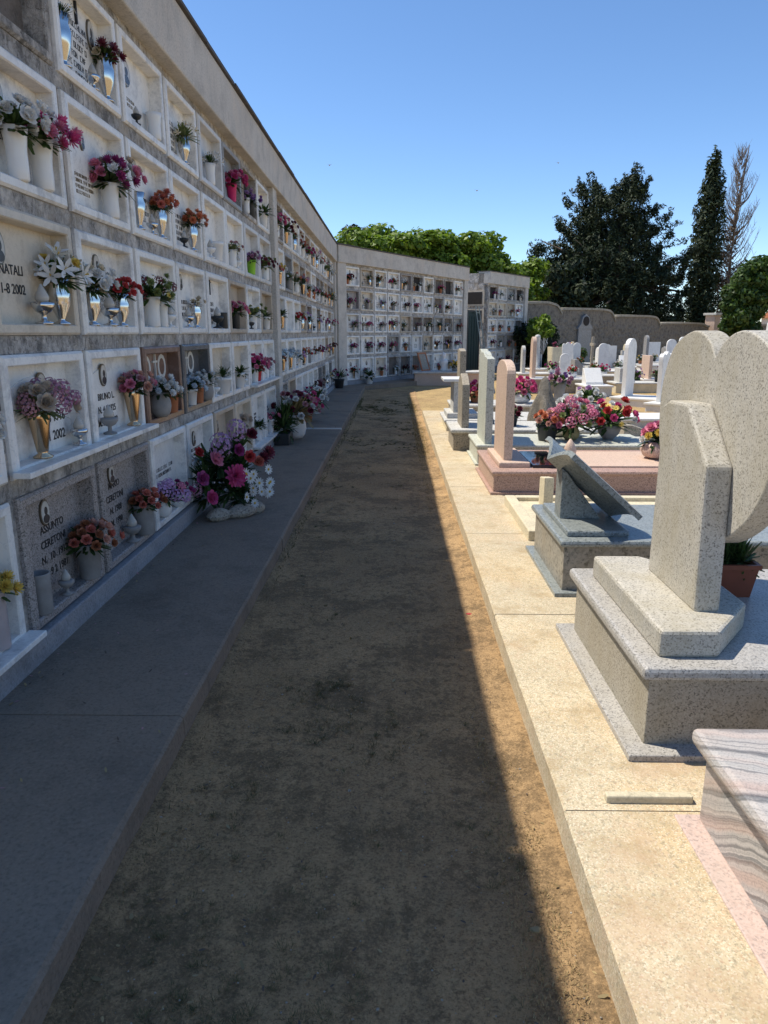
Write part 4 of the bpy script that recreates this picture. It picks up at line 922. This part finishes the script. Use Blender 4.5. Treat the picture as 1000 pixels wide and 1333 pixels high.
# frame and bust before the corner wall
t = thing('leaning_frame', 'brown wooden frame of flowers leaning by the corner wall', 'frame', (1.02, 23.15, .41), A2)
MB().box(-.28, .28, .0, .03, 0, .05).box(-.28, .28, .0, .03, .55, .60).box(-.28, -.22, .001, .031, .05, .55).box(.22, .28, .001, .031, .05, .55).build('frame', M['terra'], t)
MB().box(-.22, .22, .012, .022, .05, .55).build('panel', M['brownst'], t)
t.rotation_euler = (R(-18), 0, A2)
o = MB().lathe([(.11,0),(.12,.05),(.07,.1),(.14,.24),(.13,.34),(.05,.38),(.075,.44),(.08,.50),(.05,.56),(.01,.58)], 14).build('white_bust', M['wst'], None, True, loc=(1.55, 23.1, .41)); tag(o, 'white stone bust on the pale pink tomb before the corner wall', 'statue')
vase((1.9, 23.0, .41), 'cyl', 'stonep', .16, .08, [('mum','yellow',6,.06)], 41, 'beside the white bust', .17)

# ------------------------------------------------------------------ flower heap and pots on the left pavement
t = thing('flower_heap', 'large heap of pink, lilac and white flowers ringed by stones on pavement', 'flowers', (-1.44, 5.85, .118), R(45)); t.scale = (.84, .84, .98)
for k, (dx, dy, r_) in enumerate([(-.2, -.22, (.13,.09,.06)), (.04, -.26, (.18,.09,.06)), (.24, -.21, (.1,.08,.05)), (.33, -.1, (.07,.06,.04))]):
    MB().blob((dx, dy, r_[2]*.75), r_, k+3, .14, 12, 8, zmin=0).build('stone', M['brownst'], t)
for k in range(9):
    a = k*2.4; link('foliage', leaf_ball(k % 5), t, (.2*math.cos(a), -.02+.1*math.sin(a), .10+.045*k), (0, 0, k), 0, (.2, .18, .24))
hq = random.Random(4)
for (dx, dy, z, k, c, s_) in [(-.02,-.28,.36,'mum','hotpink',.115), (-.12,-.2,.62,'hyd','lilac',.11), (.1,-.14,.72,'hyd','lilac',.10), (-.2,-.22,.5,'rose','pink',.08), (-.28,-.24,.2,'rose','hotpink',.07), (-.34,-.2,.36,'rose','magenta',.07), (.16,-.26,.5,'rose','red',.06),
        (.26,-.26,.44,'rose','coral',.06), (.34,-.22,.46,'mum','burgundy',.07), (.42,-.2,.5,'mum','burgundy',.075), (.3,-.1,.66,'rose','burgundy',.06), (.2,-.12,.8,'rose','beige',.06), (.32,-.02,.78,'rose','beige',.05), (-.3,-.1,.56,'rose','red',.05), (.05,-.24,.56,'rose','magenta',.06), (-.36,-.12,.26,'hyd','mauve',.06)]:
    o = link('bloom', bloom_mesh(k, c), t, (dx, dy, z)); o.rotation_euler = Vector((hq.uniform(-.4, .4), -.9, hq.uniform(.2, .8))).to_track_quat('Z', 'Y').to_euler(); o.scale = (s_,)*3
for k in range(15):
    o = link('bloom', bloom_mesh('daisy', 'white'), t, (.12+hq.uniform(-.06, .3), -.32+hq.uniform(-.04, .08), hq.uniform(.1, .38))); o.rotation_euler = Vector((hq.uniform(-.5, .5), -1, hq.uniform(.1, .8))).to_track_quat('Z', 'Y').to_euler(); o.scale = (hq.uniform(.04, .055),)*3
WS = '{} on the pavement past the flower heap'
t = thing('trough_planter', 'dark rectangular trough with green plant on pavement by wall', 'planter', (-1.52, 9.75, .118), R(90))
MB().box(-.2, .2, -.1, .1, 0, .15).build('trough', M['blackp'], t, bevel=.008); link('foliage', leaf_ball(1), t, (0, 0, .18), None, 0, (.26, .2, .4)); link('foliage', leaf_ball(2), t, (.1, 0, .3), None, 0, (.2, .2, .3))
vase((-1.42, 10.25, .118), 'urn', 'ceram', .34, .15, [('rose','dustypink',8,.06),('rose','white',5,.06),('rose','burgundy',5,.06)], 51, 'standing on pavement', .36, leaf='dry')
vase((-1.5, 12.1, .13), 'pot', 'terra', .24, .13, [('rose','hotpink',7,.07),('rose','magenta',3,.07)], 52, 'standing on pavement', .3)
vase((-1.48, 13.4, .13), 'pot', 'ceram', .24, .13, [('rose','white',8,.07)], 53, 'standing on pavement', .28)
vase((-1.5, 19.6, .13), 'pot', 'blackp', .25, .14, [('rose','magenta',4,.06)], 54, 'standing on pavement', .3, leaf='spike')
p = wall2.w(1.3, -.25, .126); vase((p.x, p.y, .1265), 'pot', 'ceram', .22, .12, [('lily','white',4,.06)], 55, 'at the foot of corner wall', .24)

# ------------------------------------------------------------------ boundary wall, gate pillar, far low building
bw = thing('boundary_wall', 'weathered rubble boundary wall with curved stepped top behind the graves', 'wall'); tag(bw, kind='thing')
pA, pB = Vector((5.9, 33.2)), Vector((18.2, 43.0)); bd = (pB-pA); BLn = bd.length; bang = math.atan2(bd.y, bd.x)
bw.location = (pA.x, pA.y, 0); bw.rotation_euler = (0, 0, bang)
segs = [(0, 2.4, 2.85), (2.4, 6.6, 2.62), (6.6, 10.7, 2.35), (10.7, BLn, 2.02)]
for i, (a, b, h) in enumerate(segs):
    hn = segs[i+1][2]-.1 if i+1 < len(segs) else h-.02
    top = cr([(a, h-.02), (a+.6, h), ((a+b)/2, h+.02), (b-.9, h), (b-.35, h-.12), (b-.02, hn-.12)], 6)
    MB().prism([(a, -.06), (b-.02, -.06)]+top[::-1], 'y', 0, .45).build('wall_bay', M['rubble'], bw)
    m = MB(); sx = 0
    for (x, z), (x2, z2) in zip(top, top[1:]):
        m.add([(x, -.07, z+.0), (x2, -.07, z2+.0), (x2, .5, z2), (x, .5, z), (x, -.07, z+.10), (x2, -.07, z2+.10), (x2, .5, z2+.12), (x, .5, z+.12)], [(0,1,5,4), (4,5,6,7), (0,3,2,1), (2,3,7,6), (0,4,7,3), (1,2,6,5)])
    m.build('coping', M['coping'], bw)
# pieces of stone standing proud of the render
sq = random.Random(3)
m = MB()
for k in range(900):
    x = sq.uniform(.1, BLn-.1); h = [s for s in segs if s[0] <= x <= s[1]][0][2]; z = sq.uniform(.2, h-.5); r_ = sq.uniform(.08, .2)
    m.blob((x, 0, z), (r_, .035, r_*sq.uniform(.5, .8)), k, .2, 7, 4)
tag(m.build('stones', M['rubble'], bw), kind='stuff')
MB().box(3.6, 4.6, -.12, -.02, .0, 1.75).prism([(3.5, 1.75), (4.7, 1.75), (4.45, 2.0), (4.35, 2.3), (4.1, 2.45), (3.85, 2.3), (3.75, 2.0)], 'y', -.14, -.01).build('wall_shrine', M['grey'], bw, bevel=.01)
MB().lathe([(.22,0),(.22,.03)], 16).build('shrine_roundel', M['void'], bw, loc=(4.1, -.14, 2.12), rot=(R(90), 0, 0))
t = thing('gate_pillar', 'pinkish stone gate pillar at the end of the rubble wall', 'pillar', (18.5, 43.3, 0), bang)
MB().box(-.3, .3, -.3, .3, -.05, 2.55).build('shaft', M['pinkst'], t, bevel=.02); MB().box(-.4, .4, -.4, .4, 2.548, 2.68).build('cap', M['lgst'], t, bevel=.02)
t = thing('gate_pillar', 'dark stone gate pillar right of the pinkish one', 'pillar', (20.6, 44.6, 0), bang)
MB().box(-.45, .45, -.4, .4, -.05, 2.7).build('shaft', M['rubble'], t, bevel=.02); MB().box(-.52, .52, -.48, .48, 2.698, 2.8).build('cap', M['coping'], t, bevel=.02)
t = thing('boundary_wall', 'low dark wall far right beyond the heart headstone', 'wall', (21.2, 45.2, 0), R(8)); tag(t, kind='thing')
MB().box(0, 22, 0, .4, -.05, 2.0).build('wall_bay', M['rubble'], t); MB().box(-.05, 22.05, -.06, .46, 1.998, 2.1).build('coping', M['coping'], t)
t = thing('farm_building', 'distant low building with dark reddish roof at right edge', 'building', (43, 78, 0), R(5))
MB().box(0, 16, 0, 8, -.1, 3.2).build('wall', M['cornice'], t); MB().prism([(-.4, 3.18), (8.4, 3.18), (4, 4.6)], 'x', -.4, 16.4).build('roof', M['terra'], t)
for k in range(4): MB().box(1.5+k*3.6, 2.7+k*3.6, -.03, .05, 1.1, 2.3).build('window', M['void'], t)

# ------------------------------------------------------------------ trees
def leaves(g, C, Rr, n, size, asp=.5, up=.3):
    """n leaf quads spread on the outer part of ellipsoids C (k,3), Rr (k,3)"""
    pw = (Rr[:, 0]*Rr[:, 2])**.9; k = g.choice(len(C), n, p=pw/pw.sum()); d = g.normal(size=(n, 3)); d /= np.linalg.norm(d, axis=1)[:, None]
    r = g.uniform(.35, 1.05, n)**.6; P = C[k]+d*Rr[k]*r[:, None]
    nn = d+g.normal(scale=.7, size=(n, 3))+np.array([0, 0, up]); nn /= np.linalg.norm(nn, axis=1)[:, None]
    t = np.cross(nn, g.normal(size=(n, 3))); t /= np.linalg.norm(t, axis=1)[:, None]; b = np.cross(nn, t)
    s = size*g.uniform(.6, 1.3, n)[:, None]
    V = np.stack([P-t*s, P-b*s*asp+nn*s*.15, P+t*s, P+b*s*asp+nn*s*.15], 1).reshape(-1, 3)
    return V, np.arange(4*n).reshape(n, 4)
def limbs(m, base, pts, r0, q, mid=.5):
    for p in pts:
        p = Vector(p); b = Vector(base); c = b.lerp(p, mid)+Vector((q.uniform(-.3, .3), q.uniform(-.3, .3), q.uniform(-.1, .5)))
        m.tube([b, c, p], [r0, r0*.6, r0*.15], 6)
def tree(name, label, loc, C, Rr, n, size, mat, barkm, seed, trunk_h, tr=.25, asp=.5, up=.3, nl=14):
    g = np.random.RandomState(seed); q = random.Random(seed); t = thing(name, uniq(label), 'tree', loc)
    C = np.array(C, float); Rr = np.array(Rr, float)
    m = MB(); m.tube([(0,0,-.1), (.1*tr, .1, trunk_h*.4), (.1, -.05, trunk_h)], [tr*1.25, tr, tr*.45], 10)
    idx = q.sample(range(len(C)), min(nl, len(C)))
    limbs(m, (.05, 0, trunk_h*.45), [C[i] for i in idx], tr*.4, q)
    m.build('trunk', M['bark'] if barkm is None else barkm, t, True)
    V, Q = leaves(g, C, Rr, n, size, asp, up); tag(sheet('crown', V, Q, mat, t), kind='stuff')
    return t
M['cyp'] = m_leaf('cypress_leaf', (.010,.020,.010), (.040,.058,.022), .12, .7); M['cyp2'] = m_leaf('slim_cypress_leaf', (.014,.026,.010), (.050,.070,.028), .12, .7)
M['fig'] = m_leaf('bright_broad_leaf', (.07,.125,.016), (.25,.35,.045), .4, .5); M['shrub'] = m_leaf('green_shrub_leaf', (.025,.055,.012), (.09,.15,.03), .3, .5); M['dkshrub'] = m_leaf('dark_shrub_leaf', (.008,.016,.006), (.025,.04,.014), .15, .6)
M['deadleaf'] = m_leaf('dead_cypress_leaf', (.07,.05,.035), (.16,.12,.085), .1, .8)
q = random.Random(11); g = np.random.RandomState(5)
# spreading dark cypress: flat foliage pads stacked round several leaders
C = []; Rr = []
YC = 50.0
def X(px, Y): return (px-514)/FPX*Y*.955
def Z(py, Y): return CH+(432-py)*.97*Y*.955/FPX
prof_ = [(240, 803, 815), (248, 760, 768), (252, 798, 820), (262, 756, 820), (276, 752, 822), (290, 748, 828), (303, 740, 836), (317, 726, 846), (331, 716, 850), (345, 712, 860), (360, 700, 875), (378, 697, 872), (396, 696, 880), (412, 700, 880)]
x0c = X(800, YC)
for (py, a, b) in prof_:
    n = max(1, int((b-a)/13))
    for k in range(n+1):
        px = a+(b-a)*(k/max(1, n))+q.uniform(-4, 4); wdt = (b-a)/2*YC/FPX; f = 1-abs(k/max(1, n)-.5)*2
        for dy in ([-.6, .5] if f > .3 else [0]):
            C.append((X(px, YC)-x0c, dy*wdt*math.sqrt(max(.1, f))+q.uniform(-.5, .5), Z(py+9+q.uniform(-5, 5), YC))); Rr.append((q.uniform(.55, 1.1), q.uniform(.6, 1.1), q.uniform(.35, .65)))
for px, py in [(700, 322), (697, 330), (706, 318), (741, 262), (812, 232), (822, 246), (838, 272), (848, 282), (862, 300), (887, 322), (893, 318), (884, 340), (890, 352), (886, 372), (892, 385), (880, 332), (872, 360), (880, 395), (728, 292), (752, 240)]:
    C.append((X(px, YC)-x0c, q.uniform(-.6, .6), Z(py+9, YC))); Rr.append((.5, .5, .28))
for k in range(len(C)):
    cx, cy, cz = C[k]
    for _ in range(2):
        d = Vector((cx*.9+q.uniform(-1.2, 1.2), cy+q.uniform(-.8, .8), q.uniform(-.2, 2.2))).normalized(); L = q.uniform(.2, .7); e = q.uniform(.24, .38)
        for st in range(4): C.append((cx+d.x*L*(.5+.25*st), cy+d.y*L*(.5+.25*st), cz+d.z*L*(.5+.25*st)+.05*st*st)); Rr.append((e*(1-.2*st),)*3)
for _ in range(34): C.append((q.uniform(-4.6, 3.4), q.uniform(-1.5, 2), q.uniform(1.2, 4.4))); Rr.append((.95, .9, .7))
for (xa, ya), (xb, yb) in [((800,330),(897,312)), ((790,360),(896,346)), ((780,392),(896,382)), ((770,310),(697,322)), ((800,285),(852,272)), ((785,268),(738,255)), ((800,255),(815,224)), ((775,265),(758,234)), ((810,305),(872,294)), ((760,322),(722,286)), ((790,375),(690,352)), ((800,262),(832,240)), ((850,350),(890,330))]:
    for st in range(9):
        f = st/8; dy_ = q.uniform(-.25, .25); C.append((X(xa+(xb-xa)*f, YC)-x0c, dy_, Z(ya+(yb-ya)*(f**1.3), YC))); e = .62*(1-.68*f)+.04; Rr.append((e*1.15, e, e*.7))
tree('cypress_tree', 'large spreading dark cypress behind the rubble wall', (x0c, YC, 0), C, Rr, 84000, .14, M['cyp'], None, 3, 9.6, .5, .28, .5, 60)
# second smaller dark tree at its left
C = [(q.uniform(-1.6, 1.3), q.uniform(-1.2, 1.2), q.uniform(2.2, 5.6)) for _ in range(26)]; Rr = [(q.uniform(.5, .8),)*3 for _ in C]
tree('evergreen_tree', 'smaller dark evergreen between niche block and large cypress', (10.3, 47, 0), C, Rr, 7000, .17, M['cyp'], None, 5, 4.5, .2)
# slim cypress
C = []; Rr = []
for k in range(60):
    z = 1.2+11.6*k/60; r_ = .95*(1-max(0, (k-38)/23)**1.6*.8)*(.8 if k < 6 else 1); a = k*2.4
    C.append((r_*.55*math.cos(a)+.1*math.sin(k), r_*.55*math.sin(a), z)); Rr.append((r_*.62, r_*.62, .75))
tree('slim_cypress', 'tall slim columnar cypress left of the bare tree', (X(912, 51), 51, 0), C, Rr, 12000, .16, M['cyp2'], None, 6, 11.5, .22, .35, .8)
# bare dead tree with brown foliage low down
t = thing('dead_cypress', uniq('tall bare grey-brown dead conifer right of the slim cypress'), 'tree', (X(950, 52), 52, 0))
m = MB(); m.tube([(0,0,-.1), (-.3,0,4), (-.25,.1,9), (.1,0,13.6)], [.3,.24,.14,.02], 8)
for k in range(150):
    z = q.uniform(3, 12.9); a = q.uniform(0, 6.283); L = (1.75*(1-max(0, (z-6.5)/8.2)))*q.uniform(.6, 1.1); up = q.uniform(1.0, 1.9)
    b0 = Vector((-.28, 0, z)); d = Vector((math.cos(a), math.sin(a), 0)); p1 = b0+d*L*.55+Vector((0, 0, L*up*.35)); p2 = b0+d*L+Vector((0, 0, L*up))
    m.tube([b0, p1, p2], [.035, .024, .006], 4)
    for j in range(5):
        s_ = b0.lerp(p2, q.uniform(.3, .95)); e = s_+Vector((q.uniform(-.3, .3), q.uniform(-.3, .3), q.uniform(.3, .7))); m.tube([s_, e], [.014, .004], 3)
m.build('trunk', M['deadbark'], t)
C = np.array([(q.uniform(-1.7, .7), q.uniform(-.6, .6), q.uniform(.6, 8.2)) for _ in range(40)]); C[:, 0] = -.8+(C[:, 0]+.8)*(1-C[:, 2]/11); Rr = np.full((40, 3), .5)
V, Q = leaves(g, C, Rr, 2800, .15, .3, .8); tag(sheet('crown', V, Q, M['deadleaf'], t), kind='stuff')
# round green tree at the right
YT = 41; xt = X(972, YT)
C = [(X(px, YT)-xt+q.uniform(-.1, .1), q.uniform(-1, 1), Z(py, YT)) for px, py in [(985,340),(965,345),(995,348),(950,362),(970,360),(990,365),(1010,360),(940,375),(958,380),(978,382),(1000,380),(1015,378),(945,392),(962,398),(980,398),(948,408),(965,412),(950,420),(968,425)] for _ in (0, 1)]
C = [(a_*.86+.15, b_*.8, c_*.97-.1) for a_, b_, c_ in C]; Rr = [(q.uniform(.3, .6),)*3 for _ in C]
tree('round_tree', 'bushy round green tree at the right edge', (xt, YT, 0), C, Rr, 11000, .15, M['shrub'], None, 8, 4.2, .16)
# bright broad-leaved trees behind the corner wall
for i, (px, Y, top, hw, lab) in enumerate([(492, 36, 300, 58, 'bright green broad-leaved tree, leftmost behind the corner wall'), (545, 37, 291, 60, 'bright green broad-leaved tree, second from left behind corner wall'),
        (597, 38, 304, 58, 'bright green broad-leaved tree behind the corner wall right end'), (645, 39, 316, 60, 'bright green broad-leaved tree above the far niche block')]):
    xc = X(px, Y); zt = Z(top, Y); C = []; Rr = []
    for k in range(70):
        a = q.uniform(0, 6.283); rr = math.sqrt(q.random()); hw_ = hw*Y/FPX
        z = zt-.55-(rr**2)*.25-q.uniform(0, 2.8)+q.uniform(-.15, .3)
        C.append((rr*math.cos(a)*hw_, rr*math.sin(a)*1.8, z)); s_ = q.uniform(.35, .8); Rr.append((s_*1.2, s_, s_*.7))
    tree('broadleaf_tree', lab, (xc, Y, 0), C, Rr, 15000, .14, M['fig'], None, 20+i, zt-1.6, .2, .6, .9)
C = [(q.uniform(-1.4, 1.4), q.uniform(-1, 1), q.uniform(4.4, 7.6)) for _ in range(24)]; Rr = [(.6, .6, .45) for _ in C]
C = [c for c in C if abs(c[0]) < 1.5*(1-(c[2]-5)/4.5)+.3]; Rr = Rr[:len(C)]
tree('pine_tree', 'dark pine showing above the left end of the corner wall', (X(462, 46), 46, 0), C, Rr, 6000, .15, M['cyp'], None, 31, 6.4, .2)
# dark bush, small sapling and flowering bush at the end block
C = [(q.uniform(-.9, .9), q.uniform(-.6, .6), q.uniform(.3, 1.7)) for _ in range(22)]; Rr = [(.42, .42, .4) for _ in C]
tree('dark_bush', 'dense dark bush in shade beside the far niche block', (6.15, 32.0, 0), C, Rr, 5000, .10, M['dkshrub'], None, 41, 1.0, .08)
C = [(q.uniform(-.42, .42), q.uniform(-.42, .42), q.uniform(1.35, 2.15)) for _ in range(14)]; Rr = [(.25, .25, .22) for _ in C]
tree('young_tree', 'small bright green sapling on thin pale trunk before dark bush', (X(709, 30.5), 30.5, 0), C, Rr, 1800, .09, M['fig'], M['ceram'], 42, 1.6, .045)
C = [(q.uniform(-.7, .7), q.uniform(-.3, .3), q.uniform(.2, .95)) for _ in range(14)]; Rr = [(.28, .28, .25) for _ in C]
t = tree('flowering_bush', 'low bush with pink and yellow flowers before rubble wall', (X(738, 31.5), 31.5, 0), C, Rr, 2500, .08, M['shrub'], None, 43, .6, .04)
for k in range(26): link('bloom', bloom_mesh('mum', 'pink' if k % 2 else ('yellow' if k > 12 else 'lilac')), t, ((-.35 if k % 2 else .45)+q.uniform(-.35, .35), -.35+q.uniform(-.2, .1), q.uniform(.6, 1.15)), None, 0, .09)
# leafy ground behind the walls so that the horizon reads green
V, Q = leaves(np.random.RandomState(77), np.array([(x, 120+8*math.sin(x), 1.0) for x in np.linspace(-40, 110, 60)]), np.full((60, 3), 2.6), 14000, .4, .6, .5)
tag(sheet('far_hedge', V, Q, M['shrub']), 'far line of green scrub along the horizon', 'scrub', None, 'stuff')

# ------------------------------------------------------------------ grass, straw, pebbles and litter on the path
def zpath(x, y): return .004
g = np.random.RandomState(12)
def patch_density(x, y):
    return .5+.5*np.sin(2.1*x+1.3*np.sin(1.1*y)+.4)*np.sin(1.55*y+1.7*np.sin(1.9*x)+1.0)+.25*np.sin(5.3*x+3.1*y)
def blades(n, x0, x1, y0, y1, hmin, hmax, wd, thr, sd, flat=.5):
    g = np.random.RandomState(sd); y = y0+(y1-y0)*g.uniform(0, 1, n*6)**1.7; x = g.uniform(x0, x1, n*6)
    k = np.where(patch_density(x, y)+g.normal(0, .12, n*6) > thr)[0][:n]; x = x[k]; y = y[k]; n = len(k)
    a = g.uniform(0, 6.283, n); h = g.uniform(hmin, hmax, n)*np.clip(.6+.08*y, .6, 1.4); l = h*flat*g.uniform(.3, 1.6, n); b = a+1.57
    P = np.stack([x, y, np.full(n, -.004)], 1); wv = np.stack([np.cos(b), np.sin(b), np.zeros(n)], 1)*wd*(.7+.12*y)[:, None]
    T = P+np.stack([np.cos(a)*l, np.sin(a)*l, h], 1); Mi = P+(T-P)*.55+np.array([0, 0, 1])*(h*.12)[:, None]
    V = np.stack([P-wv, P+wv, Mi+wv*.7, Mi-wv*.7, T], 1).reshape(-1, 3); i = np.arange(n)*5
    Q = np.concatenate([np.stack([i, i+1, i+2], 1), np.stack([i, i+2, i+3], 1), np.stack([i+3, i+2, i+4], 1)])
    return V, Q
M['grass'] = m_leaf('short_grass', (.07,.07,.026), (.22,.18,.085), .2, .8); M['straw'] = m_leaf('dry_straw', (.22,.155,.07), (.46,.34,.17), .15, .8)
tg = np.random.RandomState(31); TX = []; TY_ = []; TR = []
for k in range(1700):
    y = 1.0+17*tg.uniform()**1.4; x = tg.uniform(-.80, .52)
    if patch_density(np.array(x), np.array(y))+tg.normal(0, .25) < .55: continue
    m_ = int(tg.uniform(1, 5))
    for _ in range(m_): TX.append(x+tg.normal(0, .05)); TY_.append(y+tg.normal(0, .07)); TR.append(tg.uniform(.012, .06))
TX = np.clip(np.array(TX), -.81, .53); TY_ = np.array(TY_); TR = np.array(TR)
def tufts(n, sd, hmin, hmax, wd):
    g = np.random.RandomState(sd); k = g.randint(0, len(TX), n); r = TR[k]*np.abs(g.normal(0, .8, n)); a = g.uniform(0, 6.283, n); x = np.clip(TX[k]+r*np.cos(a), -.83, .54); y = TY_[k]+r*np.sin(a)
    h = g.uniform(hmin, hmax, n)*(1.1-np.clip(r/.08, 0, .8)); l = h*g.uniform(.3, 1.8, n); aa = a+g.normal(0, .6, n); b = aa+1.57
    P = np.stack([x, y, np.full(n, -.004)], 1); wv = np.stack([np.cos(b), np.sin(b), np.zeros(n)], 1)*wd*(.7+.12*y)[:, None]
    T = P+np.stack([np.cos(aa)*l, np.sin(aa)*l, h], 1); Mi = P+(T-P)*.55+np.array([0, 0, 1])*(h*.15)[:, None]
    V = np.stack([P-wv, P+wv, Mi+wv*.7, Mi-wv*.7, T], 1).reshape(-1, 3); i = np.arange(n)*5
    return V, np.concatenate([np.stack([i, i+1, i+2], 1), np.stack([i, i+2, i+3], 1), np.stack([i+3, i+2, i+4], 1)])
V, Q = tufts(95000, 3, .003, .013, .0008); tag(sheet('short_grass', V, Q, M['grass']), 'thin worn green grass patches on dirt path', 'grass', None, 'stuff')
V, Q = blades(15000, -.82, .54, .9, 19, .002, .008, .0010, .1, 2, 2.4); tag(sheet('dry_straw', V, Q, M['straw']), 'dry straw bits scattered over dirt path', 'straw', None, 'stuff')
def edge_blades(n, xc, sp, y0, y1, sd, hm):
    V, Q = blades(n, xc-sp, xc+sp, y0, y1, .01, hm, .0016, -.2, sd, .8); return V, Q
V, Q = edge_blades(2600, -.80, .035, 1.0, 18, 5, .04); tag(sheet('kerb_grass', V, Q, M['grass']), 'grass tufts along the left kerb foot', 'grass', None, 'stuff')
V, Q = edge_blades(16000, .43, .11, 1.0, 20, 6, .012); tag(sheet('kerb_straw', V, Q, M['straw']), 'dry yellow straw along the right kerb foot', 'straw', None, 'stuff')
m = MB(); q = random.Random(8)
for k in range(1300):
    x = q.uniform(-.8, .52); y = 1.0+12*q.random()**1.5; r_ = q.uniform(.0012, .0035)*(1+.08*y)*(2 if k % 40 == 0 else 1); m.blob((x, y, .002+r_*.3), (r_, r_*q.uniform(.6, 1), r_*.6), k, .2, 5, 3)
tag(m.build('pebbles', M['brownst']), 'small pale pebbles strewn over dirt path', 'pebbles', None, 'stuff')
m = MB()
for k in range(900):
    x = q.uniform(-.8, .52); y = 1.0+11*q.random()**1.5; s_ = q.uniform(.003, .009)*(1.7 if k % 12 == 0 else 1); a = q.uniform(0, 6.28); d = Vector((math.cos(a), math.sin(a), q.uniform(0, .4))); b = len(m.v)
    petal(m, d, Vector((0, 0, 1)), s_*2, s_*.9, q.uniform(-.1, .3), k % 3, 0); m.v[b:] = [(vx+x, vy+y, vz+.006) for vx, vy, vz in m.v[b:]]
tag(m.build('fallen_leaves', [M['dry'], M['straw'], M['bark']]), 'fallen dry leaves and petals on dirt path', 'leaves', None, 'stuff')
m = MB()
for k in range(260):
    x = -1.61+abs(q.gauss(0, .06)) if k % 3 else q.uniform(-1.6, -.85); y = 2.0+12*q.random()**1.4; s_ = q.uniform(.004, .011); a = q.uniform(0, 6.28); d = Vector((math.cos(a), math.sin(a), q.uniform(0, .3))); b = len(m.v)
    petal(m, d, Vector((0, 0, 1)), s_*2, s_*.9, q.uniform(-.1, .3), k % 4, 0); m.v[b:] = [(vx+x, vy+y, vz+(.137 if y > 11.2 else .1225)) for vx, vy, vz in m.v[b:]]
tag(m.build('pavement_litter', [M['dry'], M['straw'], M['bark'], PM['dustypink']]), 'dry leaf and petal bits on pavement along wall foot', 'leaves', None, 'stuff')
for (px, py, lab) in [(611, 800, 'red crushed petal bit lying in the sunlit strip'), (650, 878, 'grey-blue crumpled scrap near the right kerb'), (697, 1212, 'pale torn scrap on the sunlit path edge')]:
    p = pix(px, py, .006); m = MB(); m.blob((0, 0, .005), (.02, .010, .004), int(px), .4, 10, 6); o = m.build('litter_scrap', {611: PM['red'], 650: M['stonep'], 697: M['dry']}[px], None, loc=(p.x, p.y, .004)); tag(o, lab, 'litter')
# swifts in the sky
for (px, py, Y, lab) in [(621, 248, 60, 'small bird flying above the corner wall trees'), (727, 212, 70, 'small bird flying above the large cypress'), (429, 215, 60, 'small bird flying above the long wall end')]:
    p = pixd(px, py, Y); m = MB(); m.blob((0, 0, 0), (.05, .16, .04), 1, .05, 8, 6)
    for s_ in (-1, 1): m.add([(s_*.03, .06, .02), (s_*.2, .05, .09), (s_*.42, -.1, .05), (s_*.18, -.03, .07), (s_*.03, -.05, .02)], [(0,1,2,3,4)])
    tag(m.build('bird', M['stonep'], None, loc=p), lab, 'bird')
